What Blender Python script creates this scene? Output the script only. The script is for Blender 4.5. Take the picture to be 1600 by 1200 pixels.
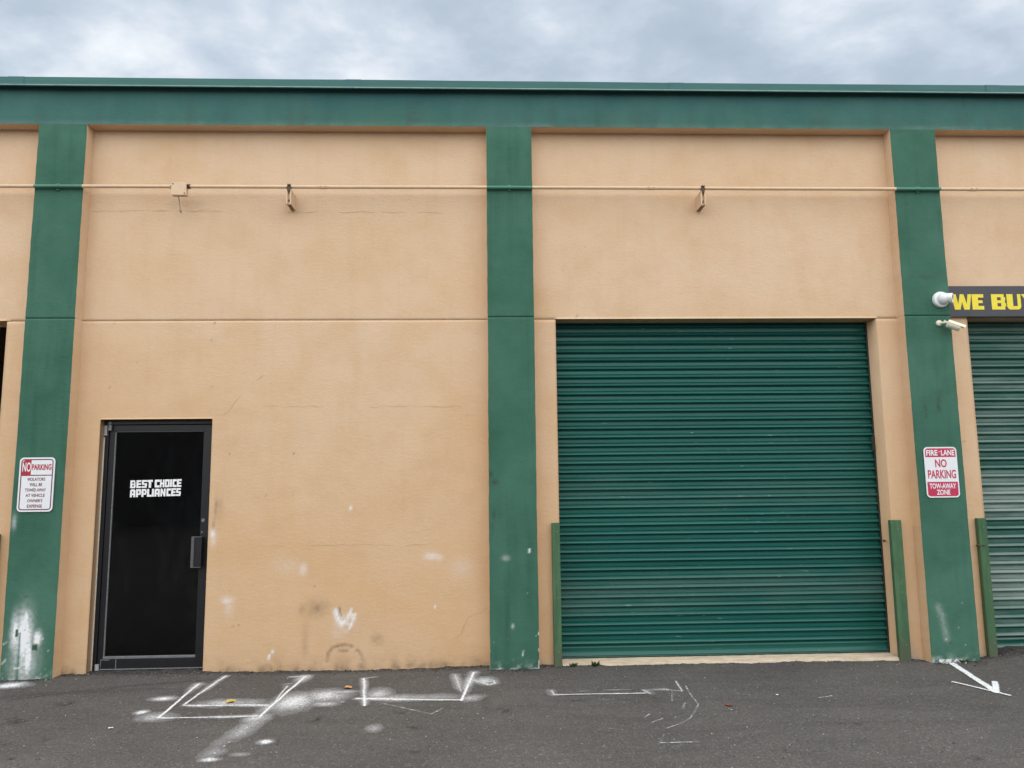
import bpy, bmesh, math, random
import numpy as np
from mathutils import Vector, Matrix

random.seed(7)
RNG = np.random.default_rng(11)
scene = bpy.context.scene
for o in list(bpy.data.objects):
    bpy.data.objects.remove(o)
COL = scene.collection

# ------------------------------------------------------------------ camera
cam_data = bpy.data.cameras.new("camera")
cam = bpy.data.objects.new("camera", cam_data)
COL.objects.link(cam)
PITCH, YAW, ROLL = 0.12918417, 0.03859923, -0.01134868
fwd0 = Vector((math.sin(YAW), math.cos(YAW), 0))
right0 = Vector((math.cos(YAW), -math.sin(YAW), 0))
up0 = Vector((0, 0, 1))
fwd = fwd0 * math.cos(PITCH) + up0 * math.sin(PITCH)
up1 = up0 * math.cos(PITCH) - fwd0 * math.sin(PITCH)
right = right0 * math.cos(ROLL) + up1 * math.sin(ROLL)
up = up1 * math.cos(ROLL) - right0 * math.sin(ROLL)
rot = Matrix((right, up, -fwd)).transposed()
cam.matrix_world = Matrix.Translation((0, -6.9, 1.63)) @ rot.to_4x4()
cam_data.sensor_fit = 'HORIZONTAL'
cam_data.sensor_width = 36.0
cam_data.lens = 36.0 * 1200.0 / 1600.0
cam_data.clip_start = 0.05
cam_data.clip_end = 2000
scene.camera = cam

# ------------------------------------------------------------------ light and sky
SUN_EL, SUN_AZ = math.radians(57), math.radians(-4)      # behind the camera, a little to its left
EXPOSURE = 1.5
scene.view_settings.view_transform = 'Standard'
scene.view_settings.look = 'None'
scene.view_settings.exposure = EXPOSURE
scene.view_settings.gamma = 1.0
scene.view_settings.use_curve_mapping = False

sun_data = bpy.data.lights.new("sun", 'SUN')
sun_data.energy = 1.5
sun_data.angle = math.radians(140)
sun_data.color = (1.0, 0.955, 0.89)
sun = bpy.data.objects.new("sun", sun_data)
COL.objects.link(sun)
to_sun = Vector((math.sin(SUN_AZ) * math.cos(SUN_EL), -math.cos(SUN_AZ) * math.cos(SUN_EL), math.sin(SUN_EL)))
sun.rotation_euler = to_sun.to_track_quat('Z', 'Y').to_euler()
sun.location = (0, -12, 14)

world = bpy.data.worlds.new("World")
scene.world = world
world.use_nodes = True
wt = world.node_tree
wt.nodes.clear()
def wn(t, **k):
    n = wt.nodes.new(t)
    for a, b in k.items():
        setattr(n, a, b)
    return n
w_out = wn('ShaderNodeOutputWorld')
w_bg = wn('ShaderNodeBackground')
w_bg.inputs['Strength'].default_value = 0.1
w_sky = wn('ShaderNodeTexSky', sky_type='NISHITA', sun_disc=False, sun_elevation=SUN_EL, sun_rotation=math.pi - SUN_AZ,
           air_density=1.0, dust_density=2.0)
w_tc = wn('ShaderNodeTexCoord')
w_sep = wn('ShaderNodeSeparateXYZ')
wt.links.new(w_tc.outputs['Generated'], w_sep.inputs[0])
w_z = wn('ShaderNodeMath', operation='MAXIMUM'); w_z.inputs[1].default_value = 0.0
wt.links.new(w_sep.outputs['Z'], w_z.inputs[0])
w_z2 = wn('ShaderNodeMath', operation='ADD'); w_z2.inputs[1].default_value = 0.18
wt.links.new(w_z.outputs[0], w_z2.inputs[0])
w_div = wn('ShaderNodeVectorMath', operation='DIVIDE')
w_comb = wn('ShaderNodeCombineXYZ')
for i in range(3):
    wt.links.new(w_z2.outputs[0], w_comb.inputs[i])
wt.links.new(w_tc.outputs['Generated'], w_div.inputs[0])
wt.links.new(w_comb.outputs[0], w_div.inputs[1])
w_map = wn('ShaderNodeMapping')
w_map.inputs['Location'].default_value = (0.35, 2.1, 0)
w_map.inputs['Scale'].default_value = (1.0, 1.15, 0.0)
wt.links.new(w_div.outputs[0], w_map.inputs[0])
w_n1 = wn('ShaderNodeTexNoise'); w_n1.inputs['Scale'].default_value = 1.35; w_n1.inputs['Detail'].default_value = 7; w_n1.inputs['Roughness'].default_value = 0.56; w_n1.inputs['Distortion'].default_value = 0.1
w_n2 = wn('ShaderNodeTexNoise'); w_n2.inputs['Scale'].default_value = 3.8; w_n2.inputs['Detail'].default_value = 9; w_n2.inputs['Roughness'].default_value = 0.57; w_n2.inputs['Distortion'].default_value = 0.1
for n in (w_n1, w_n2):
    wt.links.new(w_map.outputs[0], n.inputs['Vector'])
w_add = wn('ShaderNodeMath', operation='MULTIPLY_ADD'); w_add.inputs[1].default_value = 0.48
w_mul = wn('ShaderNodeMath', operation='MULTIPLY'); w_mul.inputs[1].default_value = 0.52
wt.links.new(w_n1.outputs['Fac'], w_mul.inputs[0])
wt.links.new(w_n2.outputs['Fac'], w_add.inputs[0])
wt.links.new(w_mul.outputs[0], w_add.inputs[2])
w_ramp = wn('ShaderNodeValToRGB')
cr = w_ramp.color_ramp
cr.elements[0].position = 0.37; cr.elements[0].color = (1.62, 1.92, 2.22, 1)
cr.elements[1].position = 0.63; cr.elements[1].color = (3.4, 3.52, 3.62, 1)
e = cr.elements.new(0.455); e.color = (1.84, 2.14, 2.46, 1)
e = cr.elements.new(0.53); e.color = (2.34, 2.60, 2.92, 1)
wt.links.new(w_add.outputs[0], w_ramp.inputs[0])
w_mix = wn('ShaderNodeMix', data_type='RGBA')
w_mix.inputs[0].default_value = 0.93
wt.links.new(w_sky.outputs[0], w_mix.inputs['A'])
wt.links.new(w_ramp.outputs[0], w_mix.inputs['B'])
wt.links.new(w_mix.outputs['Result'], w_bg.inputs['Color'])
wt.links.new(w_bg.outputs[0], w_out.inputs[0])

# ------------------------------------------------------------------ helpers
def smooth(t):
    return t * t * t * (t * (t * 6 - 15) + 10)
def vnoise(x, y, seed=0):
    x = np.asarray(x, float); y = np.asarray(y, float)
    xi = np.floor(x).astype(np.int64); yi = np.floor(y).astype(np.int64)
    fx = smooth(x - xi); fy = smooth(y - yi)
    def h(a, b):
        n = (a * 374761393 + b * 668265263 + seed * 974711) & 0x7fffffff
        n = ((n ^ (n >> 13)) * 1274126177) & 0x7fffffff
        n = n ^ (n >> 16)
        return (n & 0xffff) / 65535.0
    a = h(xi, yi); b = h(xi + 1, yi); c = h(xi, yi + 1); d = h(xi + 1, yi + 1)
    return (a * (1 - fx) + b * fx) * (1 - fy) + (c * (1 - fx) + d * fx) * fy
def fbm(x, y, seed=0, oct=4, rough=0.5):
    s = 0.0; a = 1.0; t = 0.0
    for i in range(oct):
        s = s + a * vnoise(np.asarray(x) * 2 ** i, np.asarray(y) * 2 ** i, seed + i * 17)
        t += a; a *= rough
    return s / t
def segdist(px, py, pts):
    d = np.full(np.shape(px), 1e9)
    for (ax, ay), (bx, by) in zip(pts[:-1], pts[1:]):
        vx, vy = bx - ax, by - ay
        l2 = vx * vx + vy * vy + 1e-12
        t = np.clip(((px - ax) * vx + (py - ay) * vy) / l2, 0, 1)
        d = np.minimum(d, np.hypot(px - ax - t * vx, py - ay - t * vy))
    return d
def axis(points, step):
    """sorted samples through all the given points, no gap larger than step"""
    pts = sorted(set(round(v, 5) for v in points)); out = [pts[0]]
    for a, b in zip(pts[:-1], pts[1:]):
        n = max(1, int(math.ceil((b - a) / step - 1e-6)))
        out += [a + (b - a) * i / n for i in range(1, n + 1)]
    return np.array(out)

def link(o, parent=None):
    COL.objects.link(o)
    if parent is not None:
        o.parent = parent
    return o
def tag(o, label=None, category=None, group=None, kind=None):
    if label: o['label'] = label
    if category: o['category'] = category
    if group: o['group'] = group
    if kind: o['kind'] = kind
    return o
def empty(name, loc, label, category, group=None):
    o = bpy.data.objects.new(name, None)
    o.empty_display_size = 0.1
    o.location = loc
    link(o)
    return tag(o, label, category, group)
def obj(name, mesh, parent=None):
    """parts are modelled in world coordinates, so the parent's offset is taken off"""
    o = bpy.data.objects.new(name, mesh)
    link(o, parent)
    if parent is not None:
        off = Vector((0, 0, 0)); q = parent
        while q is not None:
            off += q.location; q = q.parent
        o.location = -off
    return o
def np_mesh(name, V, F, mats, attrs=None, smooth_shade=False, mat_index=None):
    me = bpy.data.meshes.new(name)
    V = np.asarray(V, np.float32); F = np.asarray(F, np.int32)
    k = F.shape[1]
    me.vertices.add(len(V)); me.vertices.foreach_set('co', V.ravel())
    me.loops.add(F.size); me.loops.foreach_set('vertex_index', F.ravel())
    me.polygons.add(len(F))
    me.polygons.foreach_set('loop_start', np.arange(0, F.size, k, dtype=np.int32))
    if smooth_shade:
        me.polygons.foreach_set('use_smooth', np.ones(len(F), bool))
    for m in (mats if isinstance(mats, (list, tuple)) else [mats]):
        me.materials.append(m)
    if mat_index is not None:
        me.polygons.foreach_set('material_index', np.asarray(mat_index, np.int32))
    me.update(calc_edges=True)
    for a, arr in (attrs or {}).items():
        at = me.attributes.new(a, 'FLOAT', 'POINT')
        at.data.foreach_set('value', np.asarray(arr, np.float32).ravel())
    return me

class MB:
    """collects boxes, tubes, prisms into one mesh"""
    def __init__(s):
        s.v = []; s.f = []; s.m = []
    def add(s, v, f, m=0):
        n = len(s.v); s.v += [tuple(q) for q in v]
        s.f += [tuple(i + n for i in q) for q in f]; s.m += [m] * len(f)
        return s
    def box(s, x0, x1, y0, y1, z0, z1, m=0, bev=0.0):
        if bev <= 0:
            v = [(x0, y0, z0), (x1, y0, z0), (x1, y1, z0), (x0, y1, z0), (x0, y0, z1), (x1, y0, z1), (x1, y1, z1), (x0, y1, z1)]
            return s.add(v, [(0, 3, 2, 1), (4, 5, 6, 7), (0, 1, 5, 4), (1, 2, 6, 5), (2, 3, 7, 6), (3, 0, 4, 7)], m)
        bm = bmesh.new()
        bmesh.ops.create_cube(bm, size=1)
        for q in bm.verts:
            q.co = Vector(((x0 + x1) / 2 + q.co.x * (x1 - x0), (y0 + y1) / 2 + q.co.y * (y1 - y0), (z0 + z1) / 2 + q.co.z * (z1 - z0)))
        bmesh.ops.bevel(bm, geom=bm.edges[:], offset=bev, segments=2, affect='EDGES', profile=0.5)
        return s.bm(bm, m)
    def bm(s, bm, m=0):
        bm.verts.index_update()
        s.add([q.co for q in bm.verts], [[q.index for q in f.verts] for f in bm.faces], m)
        bm.free(); return s
    def tube(s, pts, r, n=12, m=0, caps=True, r1=None):
        pts = [Vector(q) for q in pts]; rings = []; base = len(s.v)
        for i, q in enumerate(pts):
            t = (pts[min(i + 1, len(pts) - 1)] - pts[max(i - 1, 0)]).normalized()
            a = t.orthogonal().normalized() if i == 0 else (a - t * a.dot(t)).normalized()
            b = t.cross(a)
            rr = r if r1 is None else r + (r1 - r) * i / (len(pts) - 1)
            s.v += [tuple(q + (a * math.cos(2 * math.pi * k / n) + b * math.sin(2 * math.pi * k / n)) * rr) for k in range(n)]
        for i in range(len(pts) - 1):
            for k in range(n):
                a0 = base + i * n + k; b0 = base + i * n + (k + 1) % n
                s.f.append((a0, b0, b0 + n, a0 + n)); s.m.append(m)
        if caps:
            s.f.append(tuple(base + k for k in reversed(range(n)))); s.m.append(m)
            e_ = base + (len(pts) - 1) * n
            s.f.append(tuple(e_ + k for k in range(n))); s.m.append(m)
        return s
    def lathe(s, prof, origin, ax, n=24, m=0):
        """prof: (radius, distance along ax)"""
        ax = Vector(ax).normalized(); a = ax.orthogonal().normalized(); b = ax.cross(a); base = len(s.v)
        for r, d in prof:
            for k in range(n):
                t = 2 * math.pi * k / n
                s.v.append(tuple(Vector(origin) + ax * d + (a * math.cos(t) + b * math.sin(t)) * max(r, 1e-5)))
        for i in range(len(prof) - 1):
            for k in range(n):
                a0 = base + i * n + k; b0 = base + i * n + (k + 1) % n
                s.f.append((a0, b0, b0 + n, a0 + n)); s.m.append(m)
        return s
    def plate(s, outline, y0, y1, m=0):
        """outline in (x, z), counter-clockwise seen from -y; front at y0, back at y1"""
        n = len(outline)
        v = [(x, y0, z) for x, z in outline] + [(x, y1, z) for x, z in outline]
        f = [tuple(range(n)), tuple(reversed(range(n, 2 * n)))]
        f += [((k + 1) % n, k, n + k, n + (k + 1) % n) for k in range(n)]
        return s.add(v, f, m)
    def build(s, name, mats, parent=None, shade=False, sharp=35):
        me = bpy.data.meshes.new(name)
        me.from_pydata(s.v, [], s.f)
        for q in (mats if isinstance(mats, (list, tuple)) else [mats]):
            me.materials.append(q)
        me.polygons.foreach_set('material_index', s.m)
        me.update()
        if shade:
            me.polygons.foreach_set('use_smooth', [True] * len(me.polygons))
            me.set_sharp_from_angle(angle=math.radians(sharp))
        return obj(name, me, parent)

def rrect(x0, x1, z0, z1, r, n=6):
    out = []
    for cx, cz, a0 in ((x1 - r, z0 + r, -90), (x1 - r, z1 - r, 0), (x0 + r, z1 - r, 90), (x0 + r, z0 + r, 180)):
        for k in range(n + 1):
            a = math.radians(a0 + 90 * k / n)
            out.append((cx + r * math.cos(a), cz + r * math.sin(a)))
    return out

def text_mesh(txt, bold=0.0):
    cu = bpy.data.curves.new('lettering', 'FONT')
    cu.body = txt; cu.size = 1.0; cu.offset = bold; cu.fill_mode = 'FRONT'; cu.resolution_u = 5
    o = bpy.data.objects.new('lettering', cu); COL.objects.link(o)
    bpy.context.view_layer.update()
    me = bpy.data.meshes.new_from_object(o.evaluated_get(bpy.context.evaluated_depsgraph_get()))
    bpy.data.objects.remove(o); bpy.data.curves.remove(cu)
    v = np.empty(len(me.vertices) * 3, np.float32); me.vertices.foreach_get('co', v); v = v.reshape(-1, 3)
    f = [tuple(p.vertices) for p in me.polygons]
    bpy.data.meshes.remove(me)
    return v, f
def lettering(mb, txt, x0, x1, z0, z1, y, m=0, bold=0.012):
    v, f = text_mesh(txt, bold)
    lo = v.min(0); hi = v.max(0)
    X = x0 + (v[:, 0] - lo[0]) / (hi[0] - lo[0]) * (x1 - x0)
    Z = z0 + (v[:, 1] - lo[1]) / (hi[1] - lo[1]) * (z1 - z0)
    mb.add([(a, y, b) for a, b in zip(X, Z)], f, m)

# ------------------------------------------------------------------ materials
class NT:
    def __init__(s, name):
        s.mat = bpy.data.materials.new(name); s.mat.use_nodes = True
        s.t = s.mat.node_tree; s.t.nodes.clear()
        s.out = s.n('ShaderNodeOutputMaterial')
        s.p = s.n('ShaderNodeBsdfPrincipled')
        s.l(s.p.outputs[0], s.out.inputs[0])
        s.geo = s.n('ShaderNodeNewGeometry')
        s.pos = s.geo.outputs['Position']
    def n(s, t, **k):
        q = s.t.nodes.new(t)
        for a, b in k.items(): setattr(q, a, b)
        return q
    def l(s, a, b): s.t.links.new(a, b)
    def set(s, sock, v):
        if isinstance(v, bpy.types.NodeSocket): s.l(v, sock)
        elif isinstance(v, tuple) and len(v) == 3 and sock.type == 'RGBA': sock.default_value = (*v, 1)
        else: sock.default_value = v
    def math(s, op, a, b=None, c=None, clamp=False):
        q = s.n('ShaderNodeMath', operation=op, use_clamp=clamp)
        for i, v in enumerate((a, b, c)):
            if v is not None: s.set(q.inputs[i], v)
        return q.outputs[0]
    def mix(s, fac, a, b, blend='MIX'):
        q = s.n('ShaderNodeMix', data_type='RGBA', blend_type=blend)
        s.set(q.inputs[0], fac); s.set(q.inputs['A'], a); s.set(q.inputs['B'], b)
        return q.outputs['Result']
    def noise(s, scale, detail=4, rough=0.5, stretch=None, dist=0.0, off=None, vec=None):
        v = vec or s.pos
        if stretch or off:
            m = s.n('ShaderNodeMapping')
            if stretch: m.inputs['Scale'].default_value = stretch
            if off: m.inputs['Location'].default_value = off
            s.l(v, m.inputs[0]); v = m.outputs[0]
        q = s.n('ShaderNodeTexNoise'); s.l(v, q.inputs['Vector'])
        q.inputs['Scale'].default_value = scale; q.inputs['Detail'].default_value = detail
        q.inputs['Roughness'].default_value = rough; q.inputs['Distortion'].default_value = dist
        return q.outputs['Fac']
    def ramp(s, v, *stops):
        q = s.n('ShaderNodeMapRange', clamp=True)
        s.l(v, q.inputs['Value'])
        a, b, c, d = stops
        q.inputs['From Min'].default_value = a; q.inputs['From Max'].default_value = b
        q.inputs['To Min'].default_value = c; q.inputs['To Max'].default_value = d
        return q.outputs[0]
    def attr(s, name):
        q = s.n('ShaderNodeAttribute', attribute_name=name)
        return q.outputs['Fac']
    def bump(s, h, strength=0.3, dist=0.002, nrm=None):
        q = s.n('ShaderNodeBump'); q.inputs['Strength'].default_value = strength; q.inputs['Distance'].default_value = dist
        s.l(h, q.inputs['Height'])
        if nrm: s.l(nrm, q.inputs['Normal'])
        return q.outputs[0]
    def done(s, col, rough=0.8, nrm=None, spec=None, metal=0.0):
        s.set(s.p.inputs['Base Color'], col); s.set(s.p.inputs['Roughness'], rough)
        s.p.inputs['Metallic'].default_value = metal
        if spec is not None: s.p.inputs['Specular IOR Level'].default_value = spec
        if nrm: s.l(nrm, s.p.inputs['Normal'])
        return s.mat

def simple(name, col, rough=0.6, var=0.12, scale=20, bump=0.0, spec=None, metal=0.0):
    s = NT(name)
    n = s.noise(scale, 5, 0.6)
    c = s.mix(s.ramp(n, 0.3, 0.7, 0, 1), tuple(v * (1 - var) for v in col), tuple(min(1, v * (1 + var)) for v in col))
    nr = s.bump(s.noise(scale * 4, 4), bump, 0.002) if bump else None
    return s.done(c, rough, nr, spec, metal)

def stucco(name, dark, mid, pale, streak=0.25, marks=True, pale_top=False, low=None):
    s = NT(name)
    big = s.noise(0.75, 6, 0.55, dist=0.6)
    med = s.noise(3.2, 6, 0.6, off=(3.1, 0, 1.7))
    f0 = s.ramp(big, 0.36, 0.66, 0, 1)
    if pale_top:      # paler towards the top of the wall, with a noisy transition
        sp = s.n('ShaderNodeSeparateXYZ'); s.l(s.pos, sp.inputs[0])
        hz = s.math('ADD', sp.outputs['Z'], s.math('MULTIPLY', big, 2.0))
        f0 = s.math('ADD', s.math('MULTIPLY', f0, 0.45), s.ramp(hz, 1.9, 4.4, 0, 0.6), clamp=True)
    if low:         # hue drifts from teal at the top to green lower down
        sp = s.n('ShaderNodeSeparateXYZ'); s.l(s.pos, sp.inputs[0])
        hz = s.math('ADD', sp.outputs['Z'], s.math('MULTIPLY', med, 0.22))
        mid = s.mix(s.ramp(hz, 5.10, 5.36, 1, 0), mid, low)
    c = s.mix(f0, mid, pale)
    c = s.mix(s.ramp(med, 0.44, 0.78, 0, 0.42), c, dark)
    st = s.noise(5.0, 5, 0.6, stretch=(1.6, 1.6, 0.12))
    c = s.mix(s.ramp(st, 0.52, 0.8, 0, streak), c, dark)
    roll = s.noise(9.0, 4, 0.6, stretch=(0.35, 1, 1.4))
    c = s.mix(s.ramp(roll, 0.5, 0.8, 0, 0.26), c, pale)
    fine = s.noise(150, 3, 0.7)
    c = s.mix(s.ramp(fine, 0.3, 0.7, 0.0, 0.20), c, tuple(v * 0.6 for v in dark))
    pits = s.n('ShaderNodeTexVoronoi'); pits.inputs['Scale'].default_value = 16; s.l(s.pos, pits.inputs['Vector'])
    pit = s.math('MULTIPLY', s.ramp(pits.outputs['Distance'], 0.05, 0.12, 1, 0), s.ramp(s.noise(2.3, 2), 0.62, 0.66, 0, 0.35))
    c = s.mix(pit, c, tuple(v * 0.45 for v in dark))
    if marks:
        grime = s.attr('dirt')
        gn = s.noise(26, 5, 0.65)
        gf = s.math('MULTIPLY', grime, s.ramp(gn, 0.25, 0.7, 0.35, 1.25), clamp=True)
        c = s.mix(gf, c, (0.045, 0.038, 0.03))
        pf = s.math('MULTIPLY', s.attr('paint'), s.ramp(s.noise(34, 4, 0.6), 0.28, 0.62, 0.55, 1.3), clamp=True)
        c = s.mix(pf, c, (0.78, 0.80, 0.82))
    h = s.math('ADD', s.math('MULTIPLY', s.noise(95, 3, 0.7), 0.6), s.noise(30, 4, 0.6, stretch=(0.6, 1, 1.3)))
    nr = s.bump(h, 0.5, 0.0045)
    nr = s.bump(s.noise(2.2, 3, 0.5), 0.25, 0.03, nr)
    return s.done(c, s.ramp(med, 0.3, 0.7, 0.72, 0.9), nr, 0.3)

M_TAN = stucco('tan_stucco', (0.565, 0.355, 0.190), (0.635, 0.420, 0.238), (0.690, 0.510, 0.350), pale_top=True)
M_GREEN = stucco('green_painted_stucco', (0.021, 0.080, 0.052), (0.034, 0.122, 0.080), (0.062, 0.170, 0.120), 0.65)
M_BEAM = stucco('teal_painted_stucco', (0.034, 0.108, 0.098), (0.038, 0.130, 0.130), (0.052, 0.150, 0.135), 0.35, low=(0.052, 0.148, 0.108))

def metal_paint(name, col, dust_and_sky, amount, rough=0.42, chips_skylight=True, bands=(), rib_skylight=0.30):
    s = NT(name)
    band = s.noise(3.4, 4, 0.6, stretch=(0.22, 0.2, 1.0), off=(0, 0, 4.4))
    info = s.n('ShaderNodeObjectInfo')
    c = s.mix(s.math('MULTIPLY', info.outputs['Random'], 0.25), col, tuple(v * 1.5 + 0.004 for v in col))
    long_ = s.noise(7.0, 4, 0.6, stretch=(0.18, 1, 6))
    c = s.mix(s.ramp(long_, 0.45, 0.75, 0, 0.5), c, tuple(v * 0.6 for v in col))
    f = s.math('MULTIPLY', s.ramp(band, 0.46, 0.66, 0, amount), s.ramp(s.noise(11, 5, 0.65, stretch=(0.25, 1, 1.5)), 0.3, 0.65, 0.35, 1.1), clamp=True)
    c = s.mix(f, c, dust_and_sky)
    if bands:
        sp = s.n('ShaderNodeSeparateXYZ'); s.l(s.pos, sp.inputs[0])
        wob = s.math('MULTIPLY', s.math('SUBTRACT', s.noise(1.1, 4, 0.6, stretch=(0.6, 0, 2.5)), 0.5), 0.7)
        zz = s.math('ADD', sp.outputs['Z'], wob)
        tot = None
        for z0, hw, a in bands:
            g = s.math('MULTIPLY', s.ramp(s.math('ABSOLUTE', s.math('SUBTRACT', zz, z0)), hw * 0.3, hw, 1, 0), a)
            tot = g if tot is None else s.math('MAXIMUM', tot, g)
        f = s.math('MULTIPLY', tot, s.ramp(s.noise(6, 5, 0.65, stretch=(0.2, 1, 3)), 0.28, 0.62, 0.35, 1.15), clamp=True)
        c = s.mix(f, c, dust_and_sky)
    if chips_skylight:       # pale colour on upward rib slopes paints in their sky light; chips follow
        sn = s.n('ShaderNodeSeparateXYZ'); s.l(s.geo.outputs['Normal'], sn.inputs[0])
        lay = s.math('MULTIPLY', s.ramp(sn.outputs['Z'], 0.35, 0.75, 0, rib_skylight), s.ramp(s.noise(4, 5, 0.65, stretch=(0.3, 1, 2)), 0.3, 0.65, 0.5, 1.1), clamp=True)
        c = s.mix(lay, c, dust_and_sky)
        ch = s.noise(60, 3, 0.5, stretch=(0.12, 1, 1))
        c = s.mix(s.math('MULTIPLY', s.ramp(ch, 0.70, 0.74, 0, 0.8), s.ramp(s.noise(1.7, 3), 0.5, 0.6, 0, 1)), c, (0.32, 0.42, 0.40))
    nr = s.bump(s.noise(1.6, 3, 0.5, stretch=(1, 1, 0.5)), 0.2, 0.02)
    return s.done(c, s.math('ADD', s.math('MULTIPLY', f, 0.3), rough), nr, 0.38)
M_DOOR = metal_paint('green_shutter_paint', (0.003, 0.088, 0.072), (0.050, 0.128, 0.112), 0.12, 0.36, bands=((1.48, .14, .35), (.62, .22, .75)))
M_DOOR2 = metal_paint('weathered_skylit_shutter_paint', (0.010, 0.088, 0.066), (0.24, 0.31, 0.285), 0.35, 0.32, bands=((2.55, .10, .35), (1.42, .22, .95), (.68, .30, .75), (.3, .05, .3)), rib_skylight=0.6)  # pale bands are weathering; bright sky highlights on the ribs are painted in
M_COPING = metal_paint('green_coping_paint', (0.026, 0.120, 0.112), (0.05, 0.155, 0.145), 0.5, 0.5, False)
M_DARK_METAL = simple('dark_steel', (0.02, 0.025, 0.024), 0.5)
M_DARK_ROOM = simple('dark_interior', (0.012, 0.012, 0.012), 0.95)  # near-black colour paints in the darkness of the unlit interior
M_BRONZE = simple('dark_bronze_aluminium', (0.0075, 0.008, 0.0105), 0.42, 0.3, 30, spec=0.5)
M_WORN = simple('worn_bare_aluminium', (0.155, 0.16, 0.165), 0.45, 0.35, 60)
M_SILVER = simple('satin_aluminium', (0.36, 0.37, 0.37), 0.4, 0.2, 40)
M_CAULK = simple('white_caulk', (0.62, 0.58, 0.50), 0.7, 0.15, 40)
M_CONC = None
M_ROOF = simple('roof_membrane', (0.35, 0.35, 0.34), 0.9)
M_PIPE = simple('tan_painted_pipe', (0.64, 0.47, 0.31), 0.5, 0.06, 12)
M_PIPE_G = simple('green_painted_pipe', (0.060, 0.200, 0.140), 0.45, 0.12, 12)
M_RUST = simple('rusty_dark_clamp', (0.07, 0.045, 0.025), 0.7, 0.4, 90)
M_HOLE = simple('black_hole', (0.006, 0.005, 0.004), 0.9)
M_WHITE = simple('white_sign_sheeting', (0.74, 0.77, 0.80), 0.45, 0.03, 30)
M_RED = simple('sign_red', (0.42, 0.012, 0.035), 0.45, 0.1, 30)
M_PINKRED = simple('faded_sign_red', (0.50, 0.025, 0.085), 0.45, 0.12, 30)
M_DRED = simple('sign_dark_red', (0.16, 0.012, 0.028), 0.5, 0.1, 30)
M_YEL = simple('yellow_vinyl', (0.80, 0.66, 0.03), 0.45, 0.05, 20)
M_BLACKSIGN = simple('charcoal_sign_face', (0.036, 0.037, 0.048), 0.4, 0.12, 8)
M_VINYL = simple('white_vinyl', (0.82, 0.84, 0.86), 0.5, 0.02, 40)
M_CAMW = simple('white_camera_plastic', (0.74, 0.77, 0.78), 0.35, 0.03, 30)
M_CAMC = simple('cream_camera_plastic', (0.74, 0.70, 0.56), 0.4, 0.05, 30)
M_LENS = simple('black_lens', (0.008, 0.008, 0.009), 0.1, 0.0, 10)
M_LEAF_Y = simple('yellow_leaf', (0.50, 0.36, 0.10), 0.7, 0.25, 60)
M_LEAF_O = simple('tan_orange_leaf', (0.52, 0.27, 0.11), 0.7, 0.25, 60)
M_LEAF_R = simple('red_brown_leaf', (0.20, 0.055, 0.03), 0.7, 0.25, 60)
M_WEED = simple('weed_leaf', (0.055, 0.085, 0.025), 0.7, 0.4, 60)
M_SCRAP = simple('white_paper_scrap', (0.75, 0.75, 0.73), 0.7, 0.05, 60)
M_CRACK = simple('crack_shadow_line', (0.52, 0.335, 0.18), 0.95, 0.1, 40)
M_OPP = simple('grey_block_wall', (0.22, 0.21, 0.20), 0.9, 0.2, 3)

def wood_paint():
    s = NT('green_painted_timber')
    g = s.noise(9, 5, 0.65, stretch=(2.2, 2.2, 0.18), dist=0.8)
    c = s.mix(s.ramp(g, 0.3, 0.7, 0, 1), (0.042, 0.105, 0.052), (0.078, 0.165, 0.085))
    kn = s.noise(5.5, 3, 0.5, stretch=(1.5, 1.5, 0.8))
    c = s.mix(s.ramp(kn, 0.6, 0.72, 0, 0.55), c, (0.035, 0.085, 0.05))
    w = s.noise(22, 5, 0.7, stretch=(1.6, 1.6, 0.5))
    c = s.mix(s.ramp(w, 0.62, 0.74, 0, 0.6), c, (0.20, 0.27, 0.17))
    sp = s.n('ShaderNodeSeparateXYZ'); s.l(s.pos, sp.inputs[0])
    low = s.math('MULTIPLY', s.ramp(sp.outputs['Z'], 0.03, 0.28, 1, 0), s.ramp(s.noise(30, 5, 0.7), 0.35, 0.6, 0.1, 1.0))
    c = s.mix(low, c, (0.10, 0.085, 0.06))
    return s.done(c, 0.7, s.bump(g, 0.4, 0.004), 0.3)
M_WOOD = wood_paint()

def glass():
    s = NT('dark_tinted_glass')
    s.p.inputs['Transmission Weight'].default_value = 1.0
    s.p.inputs['IOR'].default_value = 1.45
    sm = s.noise(3.0, 5, 0.65)
    df = s.n('ShaderNodeBsdfDiffuse'); df.inputs['Color'].default_value = (0.50, 0.60, 0.78, 1)
    mx = s.n('ShaderNodeMixShader')      # smears and dust film, tinted blue to paint in a bluish reflection
    film = s.math('MULTIPLY', s.ramp(s.noise(2.4, 6, 0.7, stretch=(1.3, 1, 0.6), dist=1.2), 0.52, 0.8, 0.0, 0.016), s.ramp(s.noise(14, 4, 0.7), 0.3, 0.7, 0.4, 1.0))
    s.l(film, mx.inputs[0]); s.l(s.p.outputs[0], mx.inputs[1]); s.l(df.outputs[0], mx.inputs[2]); s.l(mx.outputs[0], s.out.inputs[0])
    return s.done((0.16, 0.16, 0.17), s.ramp(sm, 0.4, 0.7, 0.02, 0.06), None, 0.3)
M_GLASS = glass()

def concrete():
    s = NT('pale_concrete')
    n = s.noise(14, 6, 0.65, stretch=(0.5, 1, 1))
    c = s.mix(s.ramp(n, 0.35, 0.7, 0, 1), (0.58, 0.50, 0.39), (0.40, 0.32, 0.22))
    n2 = s.noise(45, 5, 0.7)
    c = s.mix(s.ramp(n2, 0.6, 0.72, 0, 0.7), c, (0.11, 0.09, 0.065))
    return s.done(c, 0.9, s.bump(n2, 0.4, 0.004), 0.3)
M_CONC = concrete()

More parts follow.
